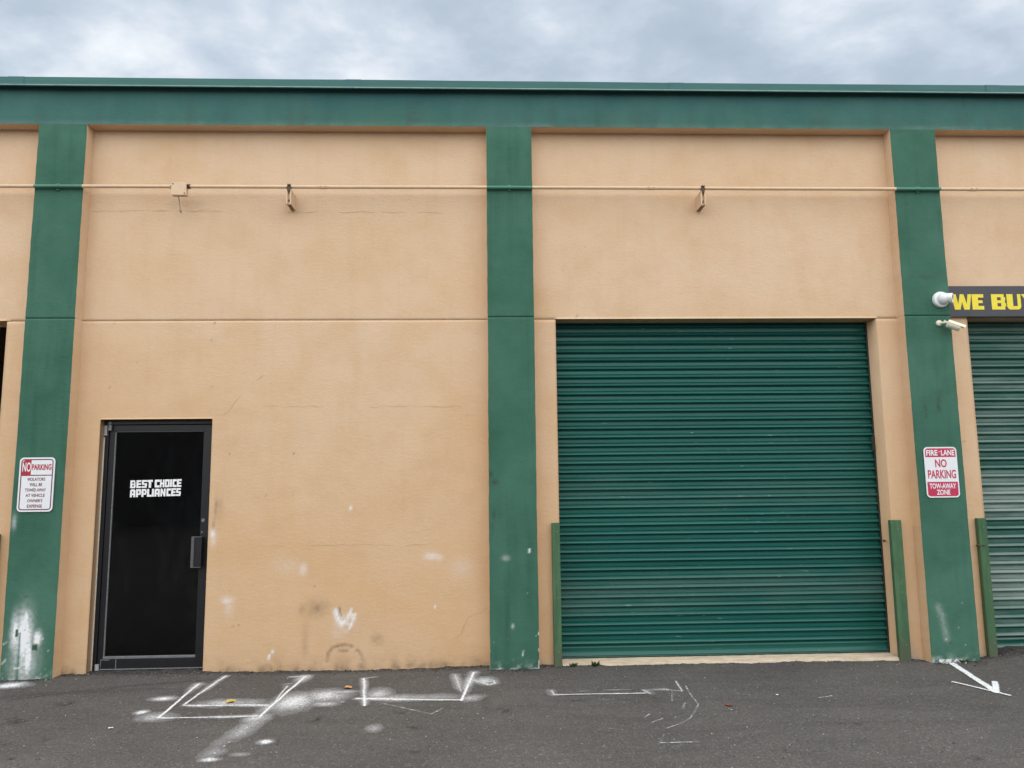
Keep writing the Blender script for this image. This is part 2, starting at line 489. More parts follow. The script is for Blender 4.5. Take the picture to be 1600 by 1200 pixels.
def asphalt():
    s = NT('worn_asphalt')
    vo = s.n('ShaderNodeTexVoronoi'); vo.inputs['Scale'].default_value = 115; s.l(s.pos, vo.inputs['Vector'])
    sep = s.n('ShaderNodeSeparateColor'); s.l(vo.outputs['Color'], sep.inputs[0])
    big = s.noise(0.9, 6, 0.6, dist=0.5)
    c = s.mix(s.ramp(big, 0.35, 0.68, 0, 1), (0.092, 0.087, 0.083), (0.124, 0.117, 0.111))
    tr = s.noise(2.2, 5, 0.6, stretch=(0.5, 2.4, 1), dist=0.8)
    c = s.mix(s.ramp(tr, 0.48, 0.75, 0, 0.55), c, (0.058, 0.055, 0.053))
    c = s.mix(s.ramp(sep.outputs[0], 0.0, 1.0, 0, 0.55), c, (0.045, 0.043, 0.042))
    c = s.mix(s.ramp(sep.outputs[1], 0.86, 1.0, 0, 0.6), c, (0.21, 0.20, 0.19))
    c = s.mix(s.math('MULTIPLY', s.ramp(sep.outputs[2], 0.93, 0.97, 0, 0.85), s.ramp(s.noise(5, 3), 0.42, 0.62, 0, 1)), c, (0.02, 0.02, 0.02))
    v2 = s.n('ShaderNodeTexVoronoi'); v2.inputs['Scale'].default_value = 30; s.l(s.pos, v2.inputs['Vector'])
    s2 = s.n('ShaderNodeSeparateColor'); s.l(v2.outputs['Color'], s2.inputs[0])
    dot = s.math('MULTIPLY', s.ramp(v2.outputs['Distance'], 0.10, 0.17, 1, 0), s.ramp(s2.outputs[0], 0.90, 0.91, 0, 0.75))
    c = s.mix(dot, c, (0.50, 0.49, 0.46))
    d = s.math('MULTIPLY', s.attr('dirt'), s.ramp(s.noise(24, 5, 0.7), 0.3, 0.68, 0.1, 1.35), clamp=True)
    c = s.mix(d, c, (0.022, 0.020, 0.019))
    h = s.math('ADD', s.math('MULTIPLY', vo.outputs['Distance'], -0.9), s.noise(60, 4, 0.7))
    nr = s.bump(h, 0.55, 0.006)
    return s.done(c, 0.88, nr, 0.3)
M_ASPHALT = asphalt()

def spray():
    s = NT('white_marking_paint')
    cov = s.attr('cov')
    vo = s.n('ShaderNodeTexVoronoi'); vo.inputs['Scale'].default_value = 115; s.l(s.pos, vo.inputs['Vector'])
    sep = s.n('ShaderNodeSeparateColor'); s.l(vo.outputs['Color'], sep.inputs[0])
    n = s.math('ADD', s.math('MULTIPLY', sep.outputs[0], 0.5), s.math('MULTIPLY', s.noise(42, 5, 0.7), 0.6))
    f = s.math('MULTIPLY', cov, s.ramp(n, 0.25, 0.85, 1.65, 0.55), clamp=True)
    tr = s.n('ShaderNodeBsdfTransparent'); mx = s.n('ShaderNodeMixShader')
    s.l(f, mx.inputs[0]); s.l(tr.outputs[0], mx.inputs[1]); s.l(s.p.outputs[0], mx.inputs[2]); s.l(mx.outputs[0], s.out.inputs[0])
    return s.done((0.80, 0.825, 0.85), 0.8, s.bump(vo.outputs['Distance'], 0.3, 0.004), 0.3)
M_SPRAY = spray()

# marks measured on the asphalt: polyline, half width, soft width, strength (metres)
STROKES={
 'left':[
  ( [(-2.324, -0.302), (-2.28, -1.187)] , 0.012 , 0.03 , 1 ),
  ( [(-2.188, -0.052), (-2.221, -0.877)] , 0.011 , 0.02 , 0.9 ),
  ( [(-2.215, -0.894), (-1.583, -0.944)] , 0.012 , 0.03 , 1 ),
  ( [(-2.28, -1.187), (-1.599, -1.209)] , 0.011 , 0.025 , 0.95 ),
  ( [(-1.51, -0.098), (-1.572, -1.226)] , 0.014 , 0.04 , 1 ),
  ( [(-1.583, -0.403), (-1.563, -0.878)] , 0.01 , 0.03 , 0.7 ),
  ( [(-1.572, -1.226), (-1.60, -1.60), (-1.64, -1.98)] , 0.001 , 0.06 , 0.75 ),
  ( [(-1.625, -0.11), (-1.51, -0.098)] , 0.009 , 0.02 , 0.6 ),
  ( [(-1.609, -0.341), (-1.572, -0.324)] , 0.008 , 0.03 , 0.5 ),
  ( [(-2.324, -0.302), (-2.275, -0.326)] , 0.006 , 0.03 , 0.4 ),
 ],
 'mid':[
  ( [(-1.002, -0.205), (-0.874, -1.015)] , 0.011 , 0.02 , 0.95 ),
  ( [(-0.963, -0.823), (-0.168, -0.904)] , 0.014 , 0.03 , 1 ),
  ( [(-0.172, -0.921), (-0.092, -0.108)] , 0.013 , 0.03 , 1 ),
  ( [(-0.247, -0.161), (-0.179, -0.671)] , 0.01 , 0.03 , 0.55 ),
  ( [(-0.089, -0.345), (0.041, -0.497), (0.087, -0.461), (0.078, -0.379), (-0.0, -0.414)] , 0.007 , 0.03 , 0.8 ),
  ( [(-1.0, -0.205), (-0.91, -0.17)] , 0.006 , 0.02 , 0.5 ),
 ],
 'line':[
  ( [(0.529, -0.828), (1.219, -0.83)] , 0.01 , 0.02 , 0.9 ),
  ( [(0.729, -0.744), (1.131, -0.721)] , 0.005 , 0.03 , 0.35 ),
  ( [(0.529, -0.828), (0.52, -0.709)] , 0.01 , 0.03 , 0.5 ),
  ( [(1.387, -0.742), (1.517, -0.799), (1.542, -0.501)] , 0.006 , 0.012 , 0.7 ),
  ( [(1.226, -0.748), (1.255, -0.842)] , 0.02 , 0.05 , 0.4 ),
  ( [(1.25, -0.75), (1.387, -0.742)] , 0.006 , 0.03 , 0.4 ),
 ],
 'arc':[
  ( [(1.583, -0.644), (1.545, -0.989), (1.546, -1.157), (1.409, -1.454), (1.308, -1.588), (1.189, -1.674)] , 0.004 , 0.006 , 0.60 ),
  ( [(1.082, -1.955), (1.323, -1.949)] , 0.004 , 0.006 , 0.60 ),
  ( [(1.097, -1.43), (1.143, -1.36)] , 0.004 , 0.006 , 0.56 ),
  ( [(1.109, -1.559), (1.212, -1.468)] , 0.004 , 0.006 , 0.60 ),
  ( [(0.728, -1.666), (0.849, -1.648)] , 0.003 , 0.006 , 0.48 ),
  ( [(1.458, -1.1), (1.403, -1.257)] , 0.005 , 0.01 , 0.48 ),
  ( [(1.437, -0.802), (1.378, -1.061)] , 0.004 , 0.01 , 0.40 ),
  ( [(1.189, -1.674), (1.082, -1.955)] , 0.003 , 0.006 , 0.16 ),
  ( [(0.802, -0.929), (0.96, -0.994)] , 0.003 , 0.006 , 0.32 ),
 ],
 'thin':[
  ( [(-0.792, -0.923), (-0.374, -1.243)] , 0.004 , 0.006 , 0.8 ),
  ( [(-0.374, -1.243), (-0.3, -1.109)] , 0.005 , 0.006 , 0.9 ),
  ( [(-1.15, -0.894), (-1.031, -0.904)] , 0.004 , 0.006 , 0.7 ),
 ],
 'arrow':[
  ( [(4.086, -0.074), (3.848, -1.015)] , 0.025 , 0.006 , 1 ),
  ( [(3.711, -0.692), (3.887, -1.098)] , 0.012 , 0.006 , 0.95 ),
  ( [(4.038, -0.709), (3.869, -0.981)] , 0.02 , 0.006 , 1 ),
 ],
 'dash':[
  ( [(2.478, -1.046), (2.598, -1.003)] , 0.004 , 0.006 , 0.8 ),
 ],
}
BLOBS={
 'left':[
  ( (-1.20, -0.72) , 0.16 , 0.16 , 0.55 ),
  ( (-1.42, -0.88) , 0.15 , 0.22 , 0.62 ),
  ( (-1.10, -0.62) , 0.10 , 0.05 , 0.5 ),
  ( (-1.18, -0.95) , 0.10 , 0.06 , 0.45 ),
  ( (-2.442, -0.706) , 0.085 , 0.055 , 0.75 ),
  ( (-2.459, -1.051) , 0.042 , 0.048 , 0.9 ),
  ( (-2.306, -1.17) , 0.127 , 0.108 , 0.35 ),
  ( (-1.89, -0.853) , 0.217 , 0.087 , 0.45 ),
  ( (-1.631, -2.042) , 0.05 , 0.030 , 0.8 ),
  ( (-1.475, -1.966) , 0.06 , 0.03 , 0.25 ),
  ( (-1.586, -1.255) , 0.081 , 0.105 , 0.6 ),
 ],
 'dot':[
  ( (-1.382, -1.751) , 0.045 , 0.045 , 0.95 ),
 ],
 'mid':[
  ( (-0.821, -0.711) , 0.099 , 0.147 , 0.5 ),
  ( (-0.0, -0.373) , 0.083 , 0.103 , 0.5 ),
  ( (-0.566, -0.82) , 0.363 , 0.088 , 0.35 ),
  ( (-0.107, -0.857) , 0.067 , 0.088 , 0.4 ),
  ( (-0.731, -1.53) , 0.06 , 0.09 , 0.24 ),
 ],
 'splash':[
  ( (-3.875, -0.214) , 0.118 , 0.084 , 0.9 ),
  ( (-3.832, -0.157) , 0.065 , 0.043 , 0.6 ),
 ],
}
PATCHES=[( (-3.127, -0.789) , 0.078 , 0.053 ),( (-3.288, -1.125) , 0.073 , 0.062 ),( (-3.221, -1.218) , 0.099 , 0.06 ),( (-2.829, -1.924) , 0.035 , 0.023 ),( (-2.386, -1.461) , 0.06 , 0.042 ),( (-2.843, -1.608) , 0.038 , 0.039 ),( (-1.158, -1.302) , 0.044 , 0.059 ),( (-0.601, -1.164) , 0.036 , 0.047 ),( (-0.479, -1.508) , 0.051 , 0.041 ),( (-0.429, -1.984) , 0.039 , 0.023 ),( (0.135, -1.19) , 0.054 , 0.062 ),( (-0.54, -1.32) , 0.027 , 0.03 ),( (1.196, -0.891) , 0.019 , 0.035 ),( (2.475, -1.648) , 0.021 , 0.027 ),( (2.847, -2.306) , 0.044 , 0.041 ),( (0.644, -0.968) , 0.085 , 0.034 ),( (1.264, -0.914) , 0.029 , 0.035 ),( (-3.048, -1.667) , 0.033 , 0.038 ),]

# ------------------------------------------------------------------ ground
WX = [-9, -4.1, -3.65, -3.3, -2.4, -1.95, -0.86, 0.0, 0.46, 0.75, 2.5, 3.65, 3.98, 4.4, 4.6, 4.85, 6.5, 9]
WZ = [.03, .030, .044, .048, .043, .032, .030, .044, .040, .033, .028, .024, .016, .026, .045, .080, .075, .05]
def gz(x, y):
    """height of the asphalt: follows the ragged edge along the wall, falls gently away from it"""
    x = np.asarray(x, float); y = np.asarray(y, float)
    d = np.maximum(0.15 - y, 0)
    z = 0.035 + (np.interp(x, WX, WZ) - 0.035) * np.exp(-d / 0.5) - 0.004 * np.minimum(d, 40)
    z = z + 0.016 * (fbm(x * 9, y * 9, 5, 3) - 0.45) * np.exp(-np.maximum(d - 0.05, 0) / 0.10)
    z = z + 0.010 * (fbm(x * 0.9, y * 0.9, 9, 3) - 0.5) * np.minimum(d / 0.6, 1)
    return z

def geo_axis(a, b, step, far):
    mid = list(np.arange(a, b + 1e-6, step)); lo = []; hi = []
    s = step; p = a
    while p > -far:
        s *= 1.35; p -= s; lo.append(p)
    s = step; p = mid[-1]
    while p < far:
        s *= 1.35; p += s; hi.append(p)
    return np.array(lo[::-1] + mid + hi)

gx = geo_axis(-5.2, 5.9, 0.0115, 600)
gy = geo_axis(-2.75, 0.40, 0.0115, 600)
X, Y = np.meshgrid(gx, gy)
Z = gz(X, Y)
fine = (X > -5.3) & (X < 6.0) & (Y > -2.9) & (Y < 0.5)
Z = Z + np.where(fine, 0.0045 * (vnoise(X * 70, Y * 70, 21) - 0.5) + 0.004 * (fbm(X * 14, Y * 14, 33, 3) - 0.5), 0)
Z = np.where(Y > 0.5, -0.02, Z)
PATCHES_ = PATCHES
dirt = np.zeros_like(X)
for (cx, cy), rx, ry in PATCHES_:
    q = ((X - cx + 0.03 * (fbm(X * 9, Y * 9, 3, 3) - 0.5)) / rx) ** 2 + ((Y - cy + 0.05 * (fbm(X * 11, Y * 11, 4, 3) - 0.5)) / ry) ** 2
    dirt = np.maximum(dirt, 1.0 * np.exp(-q * 1.0) * np.clip(fbm(X * 26, Y * 22, 8, 3) * 7 - 2.8, 0, 1))
edge = np.clip(0.13 - Y, 0, 9)
front = np.where((X > -4.1) & (X < -3.65) | (X > .05) & (X < .475) | (X > 3.95) & (X < 4.39), np.clip(-Y, 0, 9), edge)
dirt = np.maximum(dirt, 0.85 * np.exp(-(front / (0.05 + 0.07 * fbm(X * 3, Y * 0, 12, 3))) ** 1.5) * np.where((X > 0.8) & (X < 3.6), 0.45, 1.0))
dirt = np.maximum(dirt, 0.5 * np.exp(-(segdist(X, Y, [(-3.6, -0.62), (-2.9, -0.30), (-2.2, -0.12)]) / 0.04) ** 2))
dirt = np.maximum(dirt, 0.32 * np.exp(-(segdist(X, Y, [(-4.3, -0.75), (-3.5, -0.50), (-2.6, -0.38)]) / 0.06) ** 2))
dirt = np.maximum(dirt, 0.35 * np.exp(-(segdist(X, Y, [(0.0, -0.85), (0.02, -1.2)]) / 0.03) ** 2))
ny, nx = X.shape
idx = np.arange(nx * ny).reshape(ny, nx)
F = np.stack([idx[:-1, :-1], idx[:-1, 1:], idx[1:, 1:], idx[1:, :-1]], -1).reshape(-1, 4)
me = np_mesh('asphalt_ground', np.stack([X, Y, Z], -1).reshape(-1, 3), F, M_ASPHALT, {'dirt': dirt}, True)
tag(obj('asphalt_ground', me), 'grey worn asphalt of the parking lot', kind='structure')

# ------------------------------------------------------------------ building
building = empty('warehouse_building', (0, 0, 0), 'tan stucco warehouse row with green pilasters, green beam and green roll-up doors', 'building')
PY = 0.13                     # wall panels stand back from the pilaster faces
BEAM_Z, TOP_Z, GRV = 4.985, 5.37, 3.150
PIL = [(-8.20, -7.76), (-4.087, -3.653), (0.050, 0.476), (3.948, 4.388), (8.25, 8.69)]
ROLL_OPEN = (0.686, 3.743)
RIGHT_OPEN = (4.629, 7.70)
LEFT_OPEN = (-7.40, -4.325)
DOOR_OPEN = (-3.438, -2.445, 2.246)

def edge_x(x0, z):
    return x0 + 0.006 * (fbm(np.asarray(z) * 1.3 + x0 * 7, np.asarray(z) * 0 + x0, 41, 3) - 0.5) + 0.004 * (fbm(np.asarray(z) * 14, np.asarray(z) * 0 + x0, 43, 2) - 0.5)

def sheet(name, xs, zs, y0, mat, marks, xfun=None, holes=(), groove=None, relief=0.004, parent=None, returns=()):
    """a wall face as a fine grid at y0 with holes, a recessed groove line and slightly uneven plaster"""
    U, Zg = np.meshgrid(xs, zs)
    Xg = xfun(U, Zg) if xfun else U.copy()
    Yg = y0 + relief * (fbm(Xg * 0.8, Zg * 0.8, 61, 4) - 0.5) * 2
    if groove is not None:
        inside = np.abs(Zg - groove) < 0.0042
        Yg = Yg + np.where(inside, 0.007, 0)
    dirt_, paint_ = marks(Xg, Zg)
    nz, nx_ = U.shape
    ii = np.arange(nx_ * nz).reshape(nz, nx_)
    Fq = np.stack([ii[:-1, :-1], ii[:-1, 1:], ii[1:, 1:], ii[1:, :-1]], -1)
    cx = (U[:-1, :-1] + U[1:, 1:]) / 2; cz = (Zg[:-1, :-1] + Zg[1:, 1:]) / 2
    keep = np.ones(cx.shape, bool)
    for hx0, hx1, hz0, hz1 in holes:
        keep &= ~((cx > hx0) & (cx < hx1) & (cz > hz0) & (cz < hz1))
    V = np.stack([Xg, Yg, Zg], -1).reshape(-1, 3); Fq = Fq[keep].reshape(-1, 4)
    n0 = len(V); EV = []; EF = []
    def strip(ids, dy):
        nonlocal n0
        front = V[ids]; back = front.copy(); back[:, 1] = dy
        EV.append(back); k = len(ids)
        for a in range(k - 1):
            EF.append((ids[a], ids[a + 1], n0 + a + 1, n0 + a))
        n0 += k
    for kind, val, lo, hi, dy in returns:
        if kind == 'x':
            j = int(np.argmin(np.abs(xs - val))); r = np.where((zs >= lo - 1e-6) & (zs <= hi + 1e-6))[0]
            strip(ii[r, j], dy)
        else:
            j = int(np.argmin(np.abs(zs - val))); r = np.where((xs >= lo - 1e-6) & (xs <= hi + 1e-6))[0]
            strip(ii[j, r], dy)
    if EV:
        EVc = np.concatenate(EV); V = np.concatenate([V, EVc]); Fq = np.concatenate([Fq, np.array(EF)])
        dirt_ = np.concatenate([dirt_.ravel(), np.zeros(len(EVc))]); paint_ = np.concatenate([paint_.ravel(), np.zeros(len(EVc))])
    me = np_mesh(name, V, Fq, mat, {'dirt': dirt_, 'paint': paint_})
    return obj(name, me, parent)

def blob(Xg, Zg, cx, cz, rx, rz, a, s=0):
    n = 0.5 * (fbm(Xg * 11, Zg * 11, 70 + s, 4) - 0.5)
    return a * np.exp(-(((Xg - cx) / rx) ** 2 + ((Zg - cz) / rz) ** 2) * (1 + 1.6 * n) + 0.6 * n)
def stroke(Xg, Zg, pts, w, a):
    return a * np.exp(-(segdist(Xg, Zg, pts) / w) ** 2)

def base_grime(Xg, Zg, a=0.6, h=0.05):
    return a * np.exp(-np.clip(Zg - 0.045, 0, 9) / h) * (fbm(Xg * 14, Zg * 14, 88, 3) ** 1.5)

def marks_left_bay(Xg, Zg):
    m = np.maximum
    d = base_grime(Xg, Zg, 0.9, 0.06)
    for cx, cz, rx, rz, a in ((-1.47, .56, .085, .07, .42), (-1.60, .55, .03, .05, .28), (-0.95, .285, .06, .05, .36), (-1.57, .25, .035, .19, .20), (-1.23, .12, .10, .04, .22), (-1.12, .36, .25, .2, .06), (-2.385, 1.44, .012, .10, .5), (-2.36, 1.45, .04, .12, .22), (-2.40, 1.30, .01, .05, .5)):
        d = m(d, blob(Xg, Zg, cx, cz, rx, rz, a))
    arc_ = [(-1.375, .115), (-1.365, .18), (-1.327, .223), (-1.272, .243), (-1.216, .248), (-1.16, .23)]
    d = m(d, stroke(Xg, Zg, arc_, .016, .62) * (0.4 + 0.9 * fbm(Xg * 18, Zg * 18, 91, 3)))
    d = m(d, stroke(Xg, Zg, [(-1.12, .20), (-1.104, .197), (-1.07, .147), (-1.052, .098)], .016, .4))
    d = m(d, stroke(Xg, Zg, [(-1.27, .195), (-1.20, .195)], .016, .45))
    d = m(d, stroke(Xg, Zg, [(-1.277, .565), (-1.262, .49)], .007, .9))
    for cx, cz in ((-3.369, 3.129), (-2.456, 3.125), (-2.479, 2.97), (-3.376, 2.538), (-2.462, 2.538), (-3.39, 2.381), (-2.279, 1.921), (-2.288, 1.539), (-1.709, 1.927), (-1.949, 1.546), (-1.711, 1.543), (-1.5, .75), (-2.2, .42), (-2.15, .43)):
        d = m(d, 0.9 * np.exp(-(((Xg - cx) ** 2 + (Zg - cz) ** 2) / 0.006 ** 2)))
    p = np.zeros_like(Xg)
    for cx, cz, rx, rz, a in ((-2.405, 1.22, .02, .035, .75), (-2.40, 1.17, .025, .06, .4), (-2.256, .64, .05, .035, .5), (-2.24, .57, .04, .06, .25), (-.462, .996, .06, .03, .55), (-.40, .985, .04, .03, .3), (-1.60, .90, .035, .05, .35), (-1.74, .93, .12, .07, .12), (-.20, .90, .10, .08, .16), (-1.22, .46, .07, .05, .35), (-1.28, .35, .06, .05, .16)):
        p = m(p, blob(Xg, Zg, cx, cz, rx, rz, a, 3))
    p = m(p, stroke(Xg, Zg, [(-1.305, .549), (-1.285, .47), (-1.247, .422), (-1.187, .503), (-1.171, .547)], .011, .85))
    p = m(p, stroke(Xg, Zg, [(-1.187, .503), (-1.136, .503), (-1.16, .44), (-1.185, .383)], .010, .85))
    p = m(p, stroke(Xg, Zg, [(-1.315, .52), (-1.29, .45), (-1.25, .41), (-1.20, .46)], .020, .6))
    p = m(p, stroke(Xg, Zg, [(-1.31, .54), (-1.25, .44), (-1.19, .42)], .022, .45)); p = m(p, stroke(Xg, Zg, [(-1.20, .50), (-1.15, .47), (-1.17, .41)], .020, .5)); p = m(p, stroke(Xg, Zg, [(-1.30, .42), (-1.22, .36)], .03, .2))
    for cx, cz, r in ((-1.19, 1.429, .012), (-.433, .556, .008), (-1.848, .2, .012), (-1.88, .147, .012), (-1.875, .165, .010)):
        p = m(p, 0.9 * np.exp(-(((Xg - cx) ** 2 + ((Zg - cz) * .7) ** 2) / r ** 2)))
    return d, p
def marks_plain(Xg, Zg):
    d = base_grime(Xg, Zg, 0.7, 0.04)
    for cx, cz in ((.898, 4.058), (.896, 3.65), (.891, 3.181), (2.273, 4.067), (3.85, 4.056), (4.548, 1.961), (4.488, 1.974), (5.0, 4.05)):
        d = np.maximum(d, 0.9 * np.exp(-(((Xg - cx) ** 2 + (Zg - cz) ** 2) / 0.006 ** 2)))
    return d, 0.25 * np.exp(-np.clip(Zg - .05, 0, 9) / .04) * fbm(Xg * 20, Zg * 20, 95, 3)
def marks_pil(k):
    def f(Xg, Zg):
        m = np.maximum
        d = base_grime(Xg, Zg, 0.5, 0.05); p = 0.9 * np.exp(-np.clip(Zg - .04, 0, 9) / .025) * np.clip(fbm(Xg * 30, Zg * 30, 96, 3) * 2 - 0.9, 0, 1) + np.where(Zg < .7, np.clip(fbm(Xg * 60, Zg * 60, 99, 2) * 10 - 9.0, 0, 0.6), 0)
        if k == 1:
            sp = blob(Xg, Zg, -3.915, .38, .062, .19, 1.5, 5)
            sp = m(sp, blob(Xg, Zg, -3.905, .54, .020, .06, 1.3, 5)); sp = m(sp, blob(Xg, Zg, -3.985, .42, .035, .14, 1.0, 6))
            sp = m(sp, blob(Xg, Zg, -3.80, .37, .035, .06, 1.2, 7)); sp = m(sp, blob(Xg, Zg, -3.865, .22, .032, .16, 1.2, 8))
            sp = m(sp, blob(Xg, Zg, -3.90, .20, .10, .22, .6, 9)); sp = m(sp, blob(Xg, Zg, -4.06, 1.35, .02, .06, .4, 9))
            for cx, cz, hw, hh in ((-3.972, .415, .013, .03), (-3.905, .44, .007, .008), (-3.815, .30, .02, .025)):
                d = m(d, np.where((np.abs(Xg - cx) < hw) & (np.abs(Zg - cz) < hh), .55, 0)); sp = np.where((np.abs(Xg - cx) < hw) & (np.abs(Zg - cz) < hh), 0, sp)
            sp = sp * (1 - .9 * np.exp(-((Xg + 3.945) / .012) ** 2) * (Zg < .42)) 
            p = m(p, sp); p = m(p, stroke(Xg, Zg, [(-3.97, .13), (-3.90, .125)], .006, .7)); p = m(p, stroke(Xg, Zg, [(-4.08, .33), (-4.05, .34)], .005, .7)); p = m(p, stroke(Xg, Zg, [(-4.075, .17), (-4.05, .20)], .007, .6))
            d = m(d, stroke(Xg, Zg, [(-3.93, .72), (-3.90, .72)], .006, .6))
        if k == 2:
            for cx, cz, rx, rz, a in ((.062, 1.716, .022, .022, .9), (.105, 1.645, .03, .02, .75), (.092, 1.36, .014, .05, .6), (.078, 1.25, .010, .06, .45), (.15, 1.36, .02, .03, .2)):
                d = m(d, blob(Xg, Zg, cx, cz, rx, rz, a))
            p = m(p, blob(Xg, Zg, .195, .982, .03, .02, .35, 2)); p = m(p, blob(Xg, Zg, .25, .40, .012, .02, .45, 3))
            for cz in (1.056, 1.042, 1.028):
                p = m(p, 1.0 * np.exp(-(((Xg - .403) / .009) ** 2 + ((Zg - cz) / .006) ** 2)))
            p = m(p, stroke(Xg, Zg, [(.34, .19), (.335, .15)], .005, .7)); p = m(p, np.where((Xg > .467) & (Zg < .35), .8 * (fbm(Zg * 20, Zg * 0, 5, 3) > .5), 0))
        if k == 3:
            d = m(d, stroke(Xg, Zg, [(4.066, 2.37), (4.075, 2.28), (4.08, 2.20)], .016, .5) * fbm(Xg * 30, Zg * 30, 14, 3) * 1.6)
            d = m(d, stroke(Xg, Zg, [(4.225, 2.42), (4.20, 2.33), (4.205, 2.26)], .02, .5) * fbm(Xg * 30, Zg * 30, 15, 3) * 1.6)
            d = m(d, blob(Xg, Zg, 4.17, 3.52, .08, .02, .3))
            p = m(p, stroke(Xg, Zg, [(4.045, .50), (4.075, .42), (4.10, .22)], .030, .16)); p = m(p, stroke(Xg, Zg, [(4.035, .49), (4.06, .44)], .010, .22))
            p = m(p, np.where(Zg < .05, .9 * (fbm(Xg * 30, Zg * 30, 16, 3) > .5) * (Xg > 4.02) * (Xg < 4.25), 0)); d = m(d, blob(Xg, Zg, 4.13, .19, .02, .012, .7))
        return d, p
    return f

G3 = [GRV - .0050, GRV - .0036, GRV + .0036, GRV + .0050]
def zaxis(extra, step, top=BEAM_Z, fine_to=None):
    return axis([-0.12, top] + G3 + list(extra), step)

# wall panel with the glass door
xs = axis([-3.70, 0.09, DOOR_OPEN[0], DOOR_OPEN[1]], 0.0125)
zs = np.concatenate([axis([-0.12, 1.30], 0.0115)[:-1], axis([1.30, DOOR_OPEN[2], BEAM_Z] + G3, 0.018)])
sheet('wall', xs, zs, PY, M_TAN, marks_left_bay, holes=[(DOOR_OPEN[0], DOOR_OPEN[1], -1, DOOR_OPEN[2])], groove=GRV, parent=building,
      returns=[('x', DOOR_OPEN[0], -.12, DOOR_OPEN[2], .30), ('x', DOOR_OPEN[1], -.12, DOOR_OPEN[2], .30), ('z', DOOR_OPEN[2], DOOR_OPEN[0], DOOR_OPEN[1], .30)])
# wall panels round the three big openings
for (a, b), (o0, o1), st in (((PIL[2][1], PIL[3][0]), ROLL_OPEN, .02), ((PIL[3][1], PIL[4][0]), RIGHT_OPEN, .03), ((PIL[0][1], PIL[1][0]), LEFT_OPEN, .04)):
    xs = axis([a - .03, b + .03, o0, o1], st)
    zs = zaxis([], .025)
    ot = GRV + .0050
    sheet('wall', xs, zs, PY, M_TAN, marks_plain, holes=[(o0, o1, -1, ot)], groove=GRV, parent=building,
          returns=[('x', o0, -.12, ot, .42), ('x', o1, -.12, ot, .42), ('z', ot, o0, o1, .42)])

# pilasters: green face, tan returns
for k, (a, b) in enumerate(PIL):
    zs = axis([-0.12, BEAM_Z, GRV - .003 - .0048, GRV - .003 - .0036, GRV - .003 + .0036, GRV - .003 + .0048], .0125 if k in (1, 2, 3) else .1)
    us = np.linspace(0, 1, 37 if k in (1, 2, 3) else 4)
    sheet('pilaster', us, zs, 0.0, M_GREEN, marks_pil(k), xfun=lambda U, Zg, a=a, b=b: edge_x(a, Zg) * (1 - U) + edge_x(b, Zg) * U, groove=GRV - .003, relief=.003, parent=building)
    V = []; Fq = []
    for x0, sgn in ((a, -1), (b, 1)):
        n0 = len(V)
        yf = 0.003 * (fbm(edge_x(x0, zs) * 0.8, zs * 0.8, 61, 4) - 0.5) * 2
        gro = np.where(np.abs(zs - GRV + .003) < .0042, .007, 0)
        ex = edge_x(x0, zs)
        for z, y, x, g in zip(zs, yf, ex, gro):
            V += [(x, y + g + 0.0006, z), (x + sgn * .004 - sgn * g * .3, PY + .03, z)]
        for i in range(len(zs) - 1):
            q = n0 + 2 * i
            Fq.append((q, q + 1, q + 3, q + 2) if sgn > 0 else (q + 1, q, q + 2, q + 3))
    me = np_mesh('pilaster_return', V, Fq, M_TAN, {'dirt': np.zeros(len(V)), 'paint': np.zeros(len(V))})
    obj('pilaster_return', me, building)

# beam
def marks_beam(Xg, Zg):
    d = 0.25 * np.exp(-((Zg - 5.34) / .03) ** 2) * fbm(Xg * 5, Zg * 5, 18, 3)
    d = np.maximum(d, 0.30 * np.clip(fbm(Xg * 9, Zg * 0.8, 19, 3) * 2.4 - 1.2, 0, 1) * np.clip((5.36 - Zg) / .3, 0, 1))
    d = np.maximum(d, stroke(Xg, Zg, [(4.69, 5.34), (4.70, 5.24), (4.72, 5.14)], .006, .4))
    p = 0.07 * np.exp(-((Zg - 4.99) / .03) ** 2) * fbm(Xg * 8, Zg * 8, 20, 3)
    return d, p
xs = np.concatenate([np.linspace(-8.2, -5.2, 30)[:-1], axis([-5.2, 6.0], .02), np.linspace(6.0, 8.69, 30)[1:]])
zs = axis([BEAM_Z, TOP_Z], .02)
sheet('beam', xs, zs, 0.0, M_BEAM, marks_beam, relief=.003, parent=building)
mb = MB()
for i in range(len(PIL) - 1):                                     # tan soffit under the beam, one per bay
    mb.add([(PIL[i][1], .001, BEAM_Z), (PIL[i + 1][0], .001, BEAM_Z), (PIL[i + 1][0], PY + .02, BEAM_Z), (PIL[i][1], PY + .02, BEAM_Z)], [(0, 3, 2, 1)])
mb.build('soffit', M_TAN, building)

